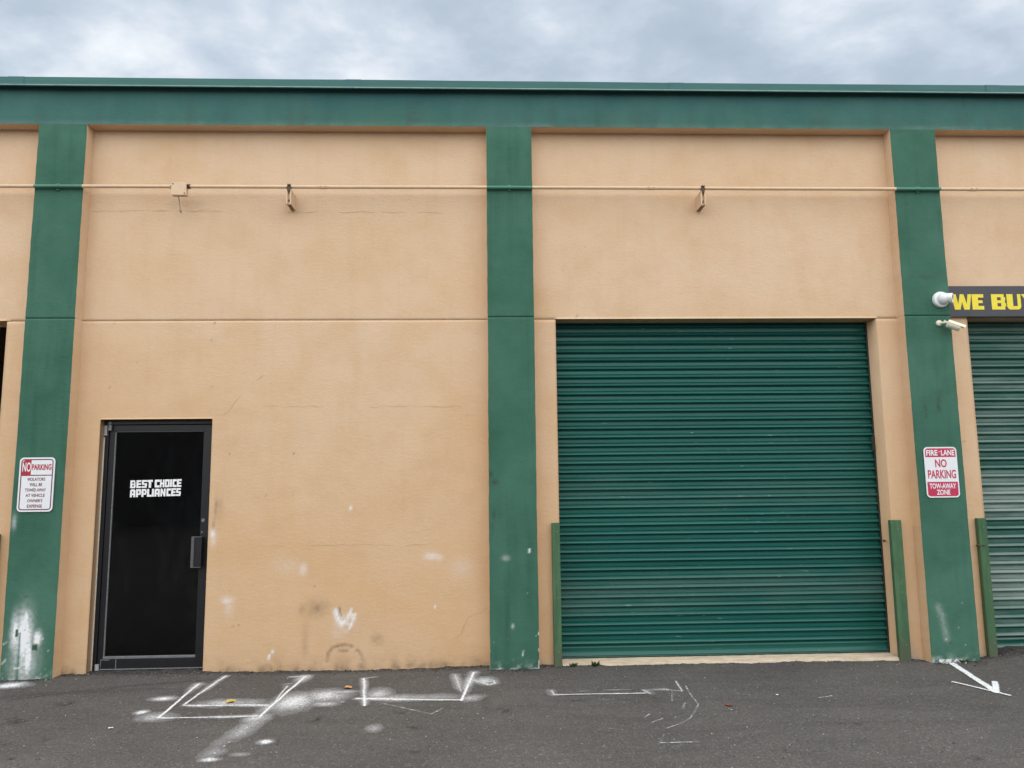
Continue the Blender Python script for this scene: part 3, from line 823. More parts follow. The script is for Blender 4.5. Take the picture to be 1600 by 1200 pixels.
# rest of the shell: roof, ends, back, partitions, floor
MB().box(-8.19, 8.68, .30, 14.0, 5.20, 5.33).build('roof', M_ROOF, building)
MB().box(-8.19, -8.0, .16, 14.0, -.1, 5.2).build('end_wall', M_TAN, building)
MB().box(8.50, 8.68, .16, 14.0, -.1, 5.2).build('end_wall', M_TAN, building)
MB().box(-8.19, 8.68, 14.0, 14.2, -.1, 5.33).build('back_wall', M_TAN, building)
MB().box(-8.19, 8.68, .02, .30, TOP_Z - .04, TOP_Z).box(-8.19, 8.68, .16, .30, BEAM_Z + .003, TOP_Z - .04).build('parapet_core', M_ROOF, building)
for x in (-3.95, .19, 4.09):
    MB().box(x, x + .16, .45, 13.99, -.1, 5.19).build('partition_wall', M_DARK_ROOM, building)
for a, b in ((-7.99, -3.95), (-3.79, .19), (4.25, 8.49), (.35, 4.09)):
    MB().box(a, b, 9.0, 9.1, -.1, 5.19).box(a, b, .46, 8.99, 5.10, 5.19).box(a, b, .46, 8.99, -.05, .015).build('dark_room_lining', M_DARK_ROOM, building)
for (o0, o1) in (ROLL_OPEN, RIGHT_OPEN, LEFT_OPEN):               # concrete floor slab showing under the doors
    xs = np.linspace(o0 + .004, o1 - .004, 90)
    V = []; Fq = []
    for x in xs:
        j = float(fbm(x * 7, 0.3, 25, 3)) - .5; j2 = float(fbm(x * 30, .7, 26, 2)) - .5
        yf = .105 + .05 * j + .02 * j2; zt = .047 + .006 * j2
        V += [(x, yf, -.05), (x, yf, zt - .012), (x, yf + .015, zt), (x, .7, zt)]
    for i in range(len(xs) - 1):
        for k in range(3):
            q = 4 * i + k
            Fq.append((q, q + 4, q + 5, q + 1))
    obj('floor_slab', np_mesh('floor_slab', V, Fq, M_CONC), building)

M_SEAM = metal_paint('green_seam_plate_paint', (0.028, 0.118, 0.122), (0.05, 0.15, 0.15), 0.4, 0.5, False)
M_HEM = simple('skylit_coping_hem', (.20, .33, .31), .5, .2, 9)  # hem coloured lighter to paint in the bright line along the drip edge
# metal coping in ten-foot lengths with cover plates at the joints
def coping_profile(x, lift=0.0):
    w = 0.011 * (float(fbm(x * 1.1, 0.5, 27, 3)) - .5) * 2
    t = 0.006 * (float(fbm(x * 0.5, 0.9, 28, 2)) - .5) * 2
    o = lift
    return [(.30, 5.415 + t + o * .3), (-.052 - o, 5.416 + t + o * .3), (-.060 - o, 5.411 + t), (-.058 - o + w * .3, 5.348 + w * .4), (-.058 - o + w * .5, 5.336 + w * .5), (-.072 - o + w * .8, 5.331 + w * .6), (-.073 - o + w * .8, 5.322 + w * .6), (-.052 + w * .6, 5.324 + w * .6), (-.052 + w * .3, 5.36)]
seams = [-7.36, -4.292, -1.197, 1.865, 4.967, 8.05]
bounds = [-8.21] + seams + [8.70]
sections = []
for a, b in zip(bounds[:-1], bounds[1:]):
    xs = np.linspace(a + .002, b - .002, max(3, int((b - a) / .12)))
    mb = MB(); V = []; Fq = []
    for x in xs: V += [(x, y, z) for y, z in coping_profile(x)]
    n = 9
    for i in range(len(xs) - 1):
        for k in range(n - 1):
            q = i * n + k
            Fq.append((q, q + 1, q + 1 + n, q + n))
    mb.add(V, Fq)
    sections.append(mb.build('coping_section', M_COPING, building))
    hem = [(x, y - .002, z) for x in xs for y, z in coping_profile(x)[5:6]]
    MB().tube([(x, y - .001, z - .004) for x, y, z in hem], .0065, 8).build('hem', M_HEM, sections[-1])
for sx, sec in zip(seams, sections):
    V = []; Fq = []
    xs = np.linspace(sx - .072, sx + .072, 5)
    for x in xs: V += [(x, y, z) for y, z in coping_profile(x, .0035)[:7]]
    for i in range(4):
        for k in range(6):
            q = i * 7 + k; Fq.append((q, q + 1, q + 8, q + 7))
    n0 = len(V)
    mb = MB().add(V, Fq)
    mb.build('seam_plate', M_SEAM, sec)

# hairline cracks in the stucco
def crack(pts, w, seed, jit=.012):
    P = []
    for (x0, z0), (x1, z1) in zip(pts[:-1], pts[1:]):
        n = max(2, int(math.hypot(x1 - x0, z1 - z0) / .025))
        for i in range(n):
            t = i / n; P.append((x0 + (x1 - x0) * t, z0 + (z1 - z0) * t))
    P.append(pts[-1]); P = np.array(P)
    L = np.arange(len(P)) * .4
    d = np.gradient(P, axis=0); nrm = np.stack([-d[:, 1], d[:, 0]], -1); nrm /= np.linalg.norm(nrm, axis=1)[:, None] + 1e-9
    P = P + nrm * (jit * (vnoise(L, L * 0, seed) - .5) * 2)[:, None]
    ww = w * np.clip(fbm(L * .6, L * 0 + 3, seed + 3, 2) * 2.4 - .75, 0.02, 1.2)[:, None]
    A = P + nrm * ww; B = P - nrm * ww
    yy = PY + .004 * (fbm(P[:, 0] * .8, P[:, 1] * .8, 61, 4) - .5) * 2 - .0016
    V = [(a[0], y, a[1]) for a, y in zip(A, yy)] + [(b[0], y, b[1]) for b, y in zip(B, yy)]; n = len(P)
    obj('crack', np_mesh('crack', V, [(i, i + 1, n + i + 1, n + i) for i in range(n - 1)], M_CRACK), building)
crack([(-3.63, 4.193), (-2.9, 4.20), (-2.117, 4.185)], .0030, 3, .006)
crack([(-1.82, 4.185), (-1.1, 4.19), (-.38, 4.188)], .0024, 4, .006)
crack([(-2.0, 2.353), (-1.1, 2.345), (-.20, 2.34)], .0024, 5, .008)
crack([(-2.02, 1.114), (-1.2, 1.105), (-.433, 1.097)], .0024, 6, .007)
crack([(-2.0, 2.63), (-2.112, 2.56), (-2.205, 2.43), (-2.344, 2.29), (-2.44, 2.265)], .0030, 7, .010)
crack([(.03, .535), (-.15, .458), (-.207, .311), (-.348, .231), (-.393, .096)], .0030, 8, .010)
MB().tube([(3.700, .20, 1.068), (3.728, .22, 1.066)], .006, 8).lathe([(0, 0), (.013, 0), (.013, .005), (0, .006)], (3.703, .2, 1.068), (-1, -.3, 0), 10).build('nail', M_RUST, building, True)

# ------------------------------------------------------------------ roll-up doors
PITCH_Z, Z_TOP, N_SLAT = (3.015 - .155) / 35, 3.015, 35
DOOR_Y = 0.332
def slat_mesh(w, mat):
    """one corrugation: a flat band, a fine step, then a rounded rib that shelters the joint below"""
    prof = [(0.0085, 0.000), (.0010, -.05), (.0006, -.085), (.0006, -.38), (.0060, -.41), (.0075, -.44), (.0020, -.475), (-.006, -.525), (-.0135, -.59), (-.0195, -.665), (-.0215, -.715), (-.0205, -.755), (-.0155, -.795), (-.005, -.845), (.005, -.885), (.0085, -.94), (.0085, -1.0)]
    nx_ = 2
    V = []; Fq = []
    for x in (-w / 2, w / 2):
        V += [(x, y, t * PITCH_Z) for y, t in prof]
    n = len(prof)
    for k in range(n - 1):
        Fq.append((k, k + 1, n + k + 1, n + k))
    me = np_mesh('slat', V, Fq, mat, None, True)
    me.set_sharp_from_angle(angle=math.radians(42))
    return me
def roll_up_door(o0, o1, mat, label, latch=True):
    cx = (o0 + o1) / 2; w = (o1 - o0) - .026
    d = bpy.data.objects.new('roll_up_door', None); d.location = (cx, DOOR_Y, .05); d.empty_display_size = .2
    link(d, building); d['label'] = label
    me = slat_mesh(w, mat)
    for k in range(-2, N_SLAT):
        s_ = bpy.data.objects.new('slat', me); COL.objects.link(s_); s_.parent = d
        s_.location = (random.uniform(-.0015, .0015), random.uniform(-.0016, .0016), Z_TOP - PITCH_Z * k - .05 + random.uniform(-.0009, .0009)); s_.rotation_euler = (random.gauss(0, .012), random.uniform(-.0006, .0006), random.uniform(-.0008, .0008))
    x0, x1 = cx - w / 2, cx + w / 2
    # bottom bar: flat plate with a weather lip
    zt = Z_TOP - PITCH_Z * N_SLAT
    V = []; Fq = []
    prof = [(.004, zt), (-.004, zt - .004), (-.010, zt - .014), (-.010, zt - .020), (-.004, zt - .026), (-.004, zt - .078), (-.020, zt - .081), (-.020, zt - .086), (-.006, zt - .089), (-.022, zt - .093), (-.022, zt - .098), (.01, zt - .098)]
    for x in (x0, x1): V += [(x, DOOR_Y + y, z) for y, z in prof]
    n = len(prof)
    Fq = [(k, k + 1, n + k + 1, n + k) for k in range(n - 1)]
    obj('bottom_bar', np_mesh('bottom_bar', V, Fq, mat), d)
    for a, b in ((o0 + .003, x0 + .006), (x1 - .006, o1 - .003)):
        MB().box(a, b, DOOR_Y - .024, DOOR_Y - .020, .05, 3.14).box(a if a < cx else b - .004, a + .004 if a < cx else b, DOOR_Y - .02, DOOR_Y + .05, .05, 3.14).build('guide_rail', M_DARK_METAL, d)
    MB().box(o0 - .1, o1 + .1, DOOR_Y + .04, DOOR_Y + .36, 3.16, 3.60).build('drum_hood', M_DARK_ROOM, d)
    MB().box(o0 + .002, o1 - .002, DOOR_Y + .05, DOOR_Y + .055, .05, 3.15).build('backing_sheet', M_DARK_ROOM, d)
    if latch:
        MB().box(x1 - .026, x1 - .002, DOOR_Y - .032, DOOR_Y - .020, 1.90, 2.04, bev=.003).tube([(x1 - .014, DOOR_Y - .032, 1.97), (x1 - .014, DOOR_Y - .046, 1.97), (x1 - .016, DOOR_Y - .050, 1.91)], .005, 8).build('latch', M_DARK_METAL, d)
    return d
roll_up_door(*ROLL_OPEN, M_DOOR, 'dark green ribbed roll-up door, closed, between the two guard posts')
roll_up_door(*RIGHT_OPEN, M_DOOR2, 'weathered green roll-up door with bright ribs under the black sign', False)

# ------------------------------------------------------------------ glass door
FY = 0.205                    # frame face
fx0, fx1, fz1 = DOOR_OPEN[0] + .012, DOOR_OPEN[1] - .008, DOOR_OPEN[2] - .002
fr = MB().box(fx0, fx0 + .032, FY, FY + .09, .0, fz1, bev=.002).box(fx1 - .016, fx1, FY, FY + .09, .0, fz1, bev=.002).box(fx0 + .032, fx1 - .016, FY, FY + .09, fz1 - .040, fz1, bev=.002)
fr = fr.build('door_frame', M_BRONZE, building)
MB().box(DOOR_OPEN[0] - .001, fx0 - .001, FY + .002, FY + .06, .03, 2.09, bev=.002).build('caulk_bead', M_CAULK, fr)
MB().box(DOOR_OPEN[0] + .002, fx0 + .018, FY - .006, FY - .0005, 2.105, 2.195, bev=.002).build('corner_clip', M_SILVER, fr)
MB().box(fx0 + .004, fx1, FY - .035, FY + .08, .0, .040, bev=.004).build('threshold', M_WORN, fr)
lx0, lx1, lz0, lz1 = fx0 + .036, fx1 - .022, .052, fz1 - .046
gx0, gx1, gz0, gz1 = -3.336, -2.548, .166, 2.136
LY = FY + .012
leaf = MB()
leaf.box(lx0, gx0 - .010, LY, LY + .045, lz0, lz1, bev=.002).box(gx1 + .004, lx1, LY, LY + .045, lz0, lz1, bev=.002)
leaf.box(gx0 - .010, gx1 + .004, LY, LY + .045, gz1 + .008, lz1, bev=.0015).box(gx0 - .010, gx1 + .004, LY, LY + .045, lz0, gz0 - .022, bev=.0015)
door = leaf.build('glass_door', M_BRONZE, building)
door['label'] = 'dark aluminium framed glass door with white shop lettering'
MB().box(gx0 - .0095, gx0 + .001, LY + .004, LY + .022, gz0, gz1, bev=.002).build('glazing_bead', M_WORN, door)
MB().box(gx1 - .001, gx1 + .0035, LY + .006, LY + .022, gz0, gz1).build('glazing_bead', M_BRONZE, door)
MB().box(gx0, gx1, LY + .004, LY + .022, gz1, gz1 + .0075, bev=.0015).build('glazing_bead', simple('scuffed_bronze', (.075, .078, .082), .4), door)
MB().box(gx0 - .0095, gx1 + .003, LY - .001, LY + .022, gz0 - .021, gz0, bev=.003).build('glazing_bead', M_WORN, door)
MB().box(gx0, gx1, LY + .018, LY + .024, gz0, gz1).build('pane', M_GLASS, door)
MB().box(lx0 + .02, lx1 - .004, LY - .008, LY - .0006, lz0 + .001, lz0 + .011, bev=.002).build('door_sweep', M_WORN, door)
MB().box(-3.232, -3.225, LY - .0016, LY - .0004, lz0 + .012, gz0 - .022).build('scratch', M_WORN, door)
MB().box(gx0 - .026, gx0 - .021, LY - .0016, LY - .0004, lz0 + .015, gz0 - .022).build('scratch', M_WORN, door)
MB().box(gx0 - .020, gx0 + .05, LY - .0016, LY - .0004, gz0 - .032, gz0 - .024).build('scratch', M_WORN, door)
for z0, z1, hm in ((2.150, 2.200, M_WORN), (2.205, 2.228, M_WORN), (.055, .105, M_SILVER)):
    MB().tube([(lx0 + .008, FY - .006, z0), (lx0 + .008, FY - .006, z1)], .017, 14).build('pivot_hinge', hm, door, True)
M_EDGE = simple('scuffed_handle_edge', (.085, .088, .09), .45, .25, 50)
hm = MB().box(-2.590, -2.505, .148, .152, .925, 1.197, bev=.0015).box(-2.514, -2.510, .152, LY - .0005, .93, 1.19)
pull = hm.build('pull_handle', M_BRONZE, door)
MB().box(-2.594, -2.568, .1425, .1475, .925, 1.197, bev=.0015).box(-2.568, -2.50, .1425, .1475, 1.190, 1.197).box(-2.568, -2.505, .1425, .1475, .925, .931).build('handle_edge', M_EDGE, pull)
MB().lathe([(0, -.004), (.008, -.004), (.008, -.006), (.015, -.006), (.017, -.003), (.017, 0)], (-2.522, LY, 1.335), (0, 1, 0), 18).build('lock_cylinder', M_WORN, door, True)
MB().lathe([(0, -.003), (.008, -.003), (.009, 0)], (-2.530, LY, 1.230), (0, 1, 0), 12).build('lock_cylinder', M_WORN, door, True)

GL = {
 'B': [(0, 0, .38, 1), (.38, .79, .86, 1), (.66, .56, .92, .79), (.38, .41, .92, .56), (.66, .21, 1, .41), (.38, 0, .94, .21)],
 'E': [(0, 0, .40, 1), (.40, .77, 1, 1), (.40, .39, .92, .61), (.40, 0, 1, .23)],
 'S': [(.06, .77, .98, 1), (.0, .58, .40, .77), (.04, .39, 1, .58), (.62, .23, 1, .39), (0, 0, .95, .23)],
 'T': [(0, .74, 1, 1), (.28, 0, .72, .74)],
 'C': [(0, .06, .42, .94), (.06, .94, .42, 1), (.06, 0, .42, .06), (.42, .72, 1, 1), (.42, 0, 1, .28)],
 'H': [(0, 0, .37, 1), (.63, 0, 1, 1), (.37, .39, .63, .62)],
 'O': [(0, .05, .36, .95), (.64, .05, 1, .95), (.36, .76, .64, 1), (.36, 0, .64, .24), (.06, .95, .36, 1), (.64, .95, .94, 1), (.06, 0, .36, .05), (.64, 0, .94, .05)],
 'I': [(0, 0, 1, 1)],
 'A': [(0, 0, .37, .90), (.63, 0, 1, .90), (.37, .72, .63, 1), (.37, .28, .63, .50), (.12, .90, .37, 1), (.63, .90, .88, 1)],
 'P': [(0, 0, .40, 1), (.40, .77, .92, 1), (.66, .49, 1, .77), (.40, .28, .92, .49)],
 'L': [(0, 0, .44, 1), (.44, 0, 1, .27)],
}
def block(mb, ch, x0, x1, z0, z1, y):
    if ch == 'N':
        q = [[(0, 0), (.34, 0), (.34, 1), (0, 1)], [(.66, 0), (1, 0), (1, 1), (.66, 1)], [(.34, .52), (.66, .05), (.66, .50), (.34, .97)]]
    else:
        q = [[(a, b), (c, b), (c, d), (a, d)] for a, b, c, d in GL[ch]]
    for poly in q:
        n0 = len(mb.v); mb.v += [(x0 + u * (x1 - x0), y, z0 + v * (z1 - z0)) for u, v in poly]; mb.f.append(tuple(range(n0, n0 + 4))); mb.m.append(0)
t1 = MB(); ya = LY + .0165
for ch, a, b in zip('BESTCHOICE', (200, 340, 460, 585, 755, 875, 985, 1105, 1160, 1262), (325, 450, 580, 710, 868, 975, 1095, 1147, 1255, 1365)):
    u = -3.192 + (a - 200) / 1165 * .456; v = -3.192 + (b - 200) / 1165 * .456
    dz = (a - 200) / 1165 * .008
    block(t1, ch, u, v, 1.629 + dz, 1.699 + dz, ya)
for ch, a, b in zip('APPLIANCES', (200, 335, 460, 585, 695, 755, 890, 1025, 1135, 1245), (320, 450, 575, 690, 742, 875, 1005, 1125, 1240, 1352)):
    u = -3.190 + (a - 200) / 1165 * .456; v = -3.190 + (b - 200) / 1165 * .456
    dz = (a - 200) / 1165 * .008
    block(t1, ch, u, v, 1.548 + dz, 1.618 + dz, ya)
t1.build('lettering', M_VINYL, door)

# ------------------------------------------------------------------ timber guard boards beside the openings
def board(x0, x1, zt, y0, label, bolt=False, tilt=0.0):
    b = MB().box(x0, x1, y0, PY - .0045, -.06, zt, bev=.006)
    if tilt:
        b.v = [(x + tilt * (zt - z), y, z) for x, y, z in b.v]
    o = b.build('guard_board', M_WOOD)
    tag(o, label, 'guard board', 'timber guard boards beside the doors')
    cx = (x0 + x1) / 2
    for z in (zt - .08, .62, .16):
        MB().lathe([(0, -.004), (.006, -.003), (.007, 0)], (cx + tilt * (zt - z) + .01, y0, z), (0, 1, 0), 10).build('screw', M_WORN, o, True)
    if bolt:
        MB().tube([(x0 - .03, y0 + .01, 1.022), (x0 + .04, y0 - .006, 1.024)], .006, 8).lathe([(0, 0), (.014, 0), (.014, .010), (0, .011)], (x0 - .02, y0 + .006, 1.022), (1, -.2, 0), 8).build('bolt', M_RUST, o, True)
    return o
board(.612, .6845, 1.277, .080, 'green painted timber board at the left edge of the middle roll-up door')
board(3.710, 3.812, 1.262, .075, 'wide green timber board with a knot, at the right edge of the middle roll-up door')
board(4.527, 4.610, 1.268, .080, 'green timber board with a rusty bolt, beside the weathered roll-up door under the black sign', True)
board(-4.325, -4.235, 1.245, .080, 'green timber board cut off by the left picture edge, beside the dark open bay')

# ------------------------------------------------------------------ conduit
PZ, PYC, PR = 4.374, -.026, .0165
conduit = empty('conduit', (0, PYC, PZ), 'long horizontal electrical conduit, tan over the walls and green over the pilasters', 'conduit')
def seg(a, b, m):
    xs = np.linspace(a, b, max(2, int((b - a) / .5)))
    MB().tube([(x, PYC, PZ + .010 * (float(fbm(x * .35, .2, 77, 2)) - .5)) for x in xs], PR, 14).build('pipe', m, conduit, True)
def pz(x): return PZ + .010 * (float(fbm(x * .35, .2, 77, 2)) - .5)
runs = [(-8.2, -4.078, M_PIPE), (-4.078, -3.645, M_PIPE_G), (-3.645, -2.83, M_PIPE), (-2.70, .050, M_PIPE), (.050, .477, M_PIPE_G), (.477, 3.945, M_PIPE), (3.945, 4.380, M_PIPE_G), (4.380, 8.6, M_PIPE)]
for a, b, m in runs: seg(a, b, m)
for x, m in ((-1.462, M_PIPE), (1.593, M_PIPE), (4.70, M_PIPE), (-5.2, M_PIPE)):
    c = MB().tube([(x - .035, PYC, pz(x)), (x + .035, PYC, pz(x))], PR + .003, 14)
    for s_ in (-.022, .022):
        c.tube([(x + s_, PYC - PR - .002, pz(x) + .004), (x + s_, PYC - PR - .009, pz(x) + .005)], .005, 8)
    c.build('coupling', m, conduit, True)
for x, m in ((-3.87, M_PIPE_G), (.262, M_PIPE_G), (4.165, M_PIPE_G)):
    MB().tube([(x - .012, PYC, pz(x)), (x + .012, PYC, pz(x))], PR + .003, 14).box(x - .012, x + .012, PYC + .010, .003, pz(x) - .03, pz(x) + .03).tube([(x, -.001, pz(x) - .024), (x, -.008, pz(x) - .024)], .006, 8).build('strap', m, conduit, True)
jb = MB().box(-2.830, -2.700, -.055, .002, 4.284, 4.398, bev=.004).box(-2.833, -2.697, -.060, -.0555, 4.281, 4.401, bev=.002)
jb = jb.build('junction_box', M_PIPE, conduit)
MB().lathe([(0, -.004), (.006, -.003), (.006, 0)], (-2.712, -.060, 4.297), (0, 1, 0), 8).lathe([(0, -.004), (.006, -.003), (.006, 0)], (-2.818, -.060, 4.386), (0, 1, 0), 8).build('cover_screw', M_RUST, jb, True)
for x, sg in ((-2.843, -1), (-2.687, 1)):
    MB().tube([(x - .014, PYC, pz(x)), (x + .014, PYC, pz(x))], PR + .005, 12).tube([(x, PYC - PR, pz(x) + .006), (x, PYC - PR - .010, pz(x) + .008)], .0055, 8).build('connector', M_PIPE if sg < 0 else M_RUST, conduit, True)
MB().tube([(-2.786, .0, 4.284), (-2.780, .0, 4.25), (-2.772, .002, 4.20), (-2.766, .004, 4.155)], .0045, 8).tube([(-2.766, .004, 4.158), (-2.762, .004, 4.140)], .010, 8).build('wire_tail', simple('tan_wire', (.30, .19, .10), .6), jb, True)

def bracket(cx, label):
    """slotted steel channel standing off the wall that carries the conduit"""
    h = empty('conduit_bracket', (cx, .05, 4.27), label, 'bracket', 'conduit brackets')
    z0, z1 = 4.205, 4.345; yf, yb = -.045, PY - .002
    ch = MB()
    for s_ in (-1, 1):
        a = cx + s_ * .021
        ch.box(min(a, a - s_ * .004), max(a, a - s_ * .004), yf, yb, z0, z1)
        b = cx + s_ * .017
        ch.box(min(b, b - s_ * .006), max(b, b - s_ * .006), yf, yf + .004, z0, z1)
    ch.box(cx - .0168, cx + .0168, yf + .022, yf + .026, z0 + .001, z1 - .001)
    ch.build('channel', M_PIPE, h)
    MB().lathe([(0, -.0005), (.0065, -.0005), (.0065, .0), (0, .0005)], (cx, yf + .0212, z0 + .035), (0, 1, 0), 12).box(cx - .0065, cx + .0065, yf + .0205, yf + .0212, z0 + .025, z0 + .048).build('slot', M_HOLE, h)
    MB().tube([(cx - .016, PYC, pz(cx)), (cx + .016, PYC, pz(cx))], PR + .004, 12).tube([(cx - .007, PYC - .010, pz(cx) + .014), (cx - .007, PYC - .028, pz(cx) + .014)], .007, 8).tube([(cx + .010, PYC - .010, pz(cx) + .012), (cx + .010, PYC - .030, pz(cx) + .012)], .007, 8).plate([(cx - .024, pz(cx) - .006), (cx + .024, pz(cx) - .006), (cx + .010, pz(cx) - .050), (cx - .010, pz(cx) - .050)][::-1][::-1], yf - .006, yf - .001).build('clamp', M_RUST, h, True)
bracket(-1.772, 'tan steel channel bracket under the conduit, on the wall above the glass door bay')
bracket(2.083, 'tan steel channel bracket under the conduit, on the wall above the middle roll-up door')

# ------------------------------------------------------------------ parking signs
def sign_root(x, z, label):
    return empty('parking_sign', (x, 0, z), label, 'sign')
def ring(mb, x0, x1, z0, z1, r, w, y, m=0):
    a = rrect(x0, x1, z0, z1, r); b = rrect(x0 + w, x1 - w, z0 + w, z1 - w, max(r - w, .002)); n = len(a)
    mb.add([(x, y, z) for x, z in a] + [(x, y, z) for x, z in b], [(k, (k + 1) % n, n + (k + 1) % n, n + k) for k in range(n)], m)
def rect(mb, x0, x1, z0, z1, y, m=0):
    mb.add([(x0, y, z0), (x1, y, z0), (x1, y, z1), (x0, y, z1)], [(0, 1, 2, 3)], m)

sx0, sx1, sz0, sz1 = -4.040, -3.737, 1.436, 1.905
s1 = sign_root(-3.888, 1.67, 'white no parking sign with a red corner block on the left green pilaster')
MB().plate(rrect(sx0, sx1, sz0, sz1, .035), -.010, -.0075).build('sign_plate', M_WHITE, s1)
b = MB(); ring(b, sx0 + .014, sx1 - .014, sz0 + .014, sz1 - .014, .026, .009, -.0107)
rect(b, sx0 + .0235, sx1 - .0235, 1.746, 1.754, -.0107)
b.build('border', M_DRED, s1)
b = MB(); b.add([(x, -.0106, z) for x, z in [(sx0 + .0235, 1.7545), (sx0 + .100, 1.7545), (sx0 + .100, sz1 - .0235), (sx0 + .045, sz1 - .0235), (sx0 + .0235, sz1 - .042)]], [(0, 1, 2, 3, 4)])
b.build('red_block', M_RED, s1)
b = MB(); lettering(b, 'NO', sx0 + .026, sx0 + .098, 1.782, 1.862, -.0114, bold=.02); b.build('lettering', M_WHITE, s1)
b = MB(); lettering(b, 'PARKING', sx0 + .107, sx1 - .029, 1.795, 1.847, -.0114, bold=.028); b.build('lettering', M_RED, s1)
for k, (t, wdt) in enumerate((('VIOLATORS', .155), ('WILL BE', .108), ('TOWED AWAY', .178), ('AT VEHICLE', .162), ("OWNER'S", .128), ('EXPENSE', .128))):
    zc = 1.716 - k * .0462; xc = -3.890
    b = MB(); lettering(b, t, xc - wdt / 2, xc + wdt / 2, zc - .0135, zc + .0135, -.0114, bold=.016); b.build('lettering', M_DRED, s1)

sx0, sx1, sz0, sz1 = 4.020, 4.327, 1.462, 1.920
s2 = sign_root(4.173, 1.69, 'red and white fire lane no parking tow-away sign on the right green pilaster')
MB().plate(rrect(sx0, sx1, sz0, sz1, .035), -.010, -.0075).build('sign_plate', M_WHITE, s2)
def half_round(x0, x1, z0, z1, r, top):
    full = rrect(x0, x1, z0, z1 + (0 if top else .2), r) if not top else rrect(x0, x1, z0 - .2, z1, r)
    zc = z0 if top else z1
    return [(x, min(max(z, z0), z1)) for x, z in full]
b = MB()
out = [(sx0 + .012, 1.828), (sx1 - .012, 1.828)] + [(sx1 - .037 + .025 * math.cos(math.radians(a)), sz1 - .037 + .025 * math.sin(math.radians(a))) for a in range(0, 91, 15)] + [(sx0 + .037 + .025 * math.cos(math.radians(a)), sz1 - .037 + .025 * math.sin(math.radians(a))) for a in range(90, 181, 15)]
b.add([(x, -.0106, z) for x, z in out], [tuple(range(len(out)))]); b.build('red_band', M_PINKRED, s2)
b = MB()
out = [(sx1 - .012, 1.604), (sx0 + .012, 1.604)] + [(sx0 + .037 + .025 * math.cos(math.radians(a)), sz0 + .037 + .025 * math.sin(math.radians(a))) for a in range(180, 271, 15)] + [(sx1 - .037 + .025 * math.cos(math.radians(a)), sz0 + .037 + .025 * math.sin(math.radians(a))) for a in range(270, 361, 15)]
b.add([(x, -.0106, z) for x, z in out], [tuple(range(len(out)))]); b.build('red_band', M_PINKRED, s2)
b = MB(); lettering(b, 'FIRE', sx0 + .022, sx0 + .128, 1.842, 1.893, -.0114, bold=.03); b.build('lettering', M_WHITE, s2); b = MB(); lettering(b, 'LANE', sx0 + .160, sx1 - .022, 1.842, 1.893, -.0114, bold=.03); b.build('lettering', M_WHITE, s2); b = MB(); rect(b, sx0 + .138, sx0 + .154, 1.874, 1.879, -.0114); b.build('hyphen', M_WHITE, s2)
b = MB(); lettering(b, 'NO', sx0 + .098, sx0 + .206, 1.735, 1.808, -.0114, bold=.022); b.build('lettering', M_PINKRED, s2)
b = MB(); lettering(b, 'PARKING', sx0 + .024, sx1 - .022, 1.634, 1.712, -.0114, bold=.022); b.build('lettering', M_PINKRED, s2)
b = MB(); lettering(b, 'TOW-AWAY', sx0 + .030, sx1 - .030, 1.543, 1.590, -.0114, bold=.028); b.build('lettering', M_WHITE, s2)
b = MB(); lettering(b, 'ZONE', sx0 + .092, sx1 - .090, 1.487, 1.533, -.0114, bold=.028); b.build('lettering', M_WHITE, s2)

# ------------------------------------------------------------------ black shop sign over the right door
s3 = empty('shop_sign', (6.1, .10, 3.3), 'black sign with bold yellow letters above the weathered roll-up door', 'sign')
MB().box(4.432, 7.80, .098, .1245, 3.158, 3.457, bev=.002).build('sign_panel', M_BLACKSIGN, s3)
def poly(mb, pts, x0, x1, z0, z1, y):
    n0 = len(mb.v); mb.v += [(x0 + u * (x1 - x0), y, z0 + v * (z1 - z0)) for u, v in pts]; mb.f.append(tuple(range(n0, n0 + len(pts)))); mb.m.append(0)
L = MB(); L2 = MB(); y = .0972; z0, z1 = 3.2265, 3.3765
poly(L, [(0, 1), (.15, 0), (.42, 0), (.52, .50), (.60, 0), (.87, 0), (1, 1), (.82, 1), (.745, .36), (.62, 1), (.44, 1), (.33, .36), (.24, 1)][::-1][::-1], 4.470, 4.669, z0, z1, y)
poly(L, [(0, 1), (0.0, 0), (1, 0), (1, .24), (.52, .24), (.52, .42), (.90, .42), (.90, .60), (.52, .60), (.52, .78), (1, .78), (1, 1)], 4.672, 4.786, z0, z1, y)
L.build('lettering', M_YEL, s3); L = L2
for a, b_, c, d_ in ((0, 0, .40, 1), (.40, .80, .88, 1), (.66, .60, .97, .80), (.40, .42, .93, .60), (.66, .20, 1, .42), (.40, 0, .92, .20)):
    poly(L, [(a, b_), (c, b_), (c, d_), (a, d_)], 4.862, 5.003, z0, z1, y)
poly(L, [(0, 1), (0, .18), (.08, .05), (.2, 0), (.8, 0), (.92, .05), (1, .18), (1, 1), (.76, 1), (.76, .22), (.44, .22), (.44, 1)], 5.013, 5.150, z0, z1, y)
poly(L, [(0, 1), (.36, .42), (.36, 0), (.68, 0), (.68, .42), (1, 1), (.72, 1), (.53, .62), (.34, 1)], 5.156, 5.325, z0, z1, y)
L.build('lettering', M_YEL, s3)

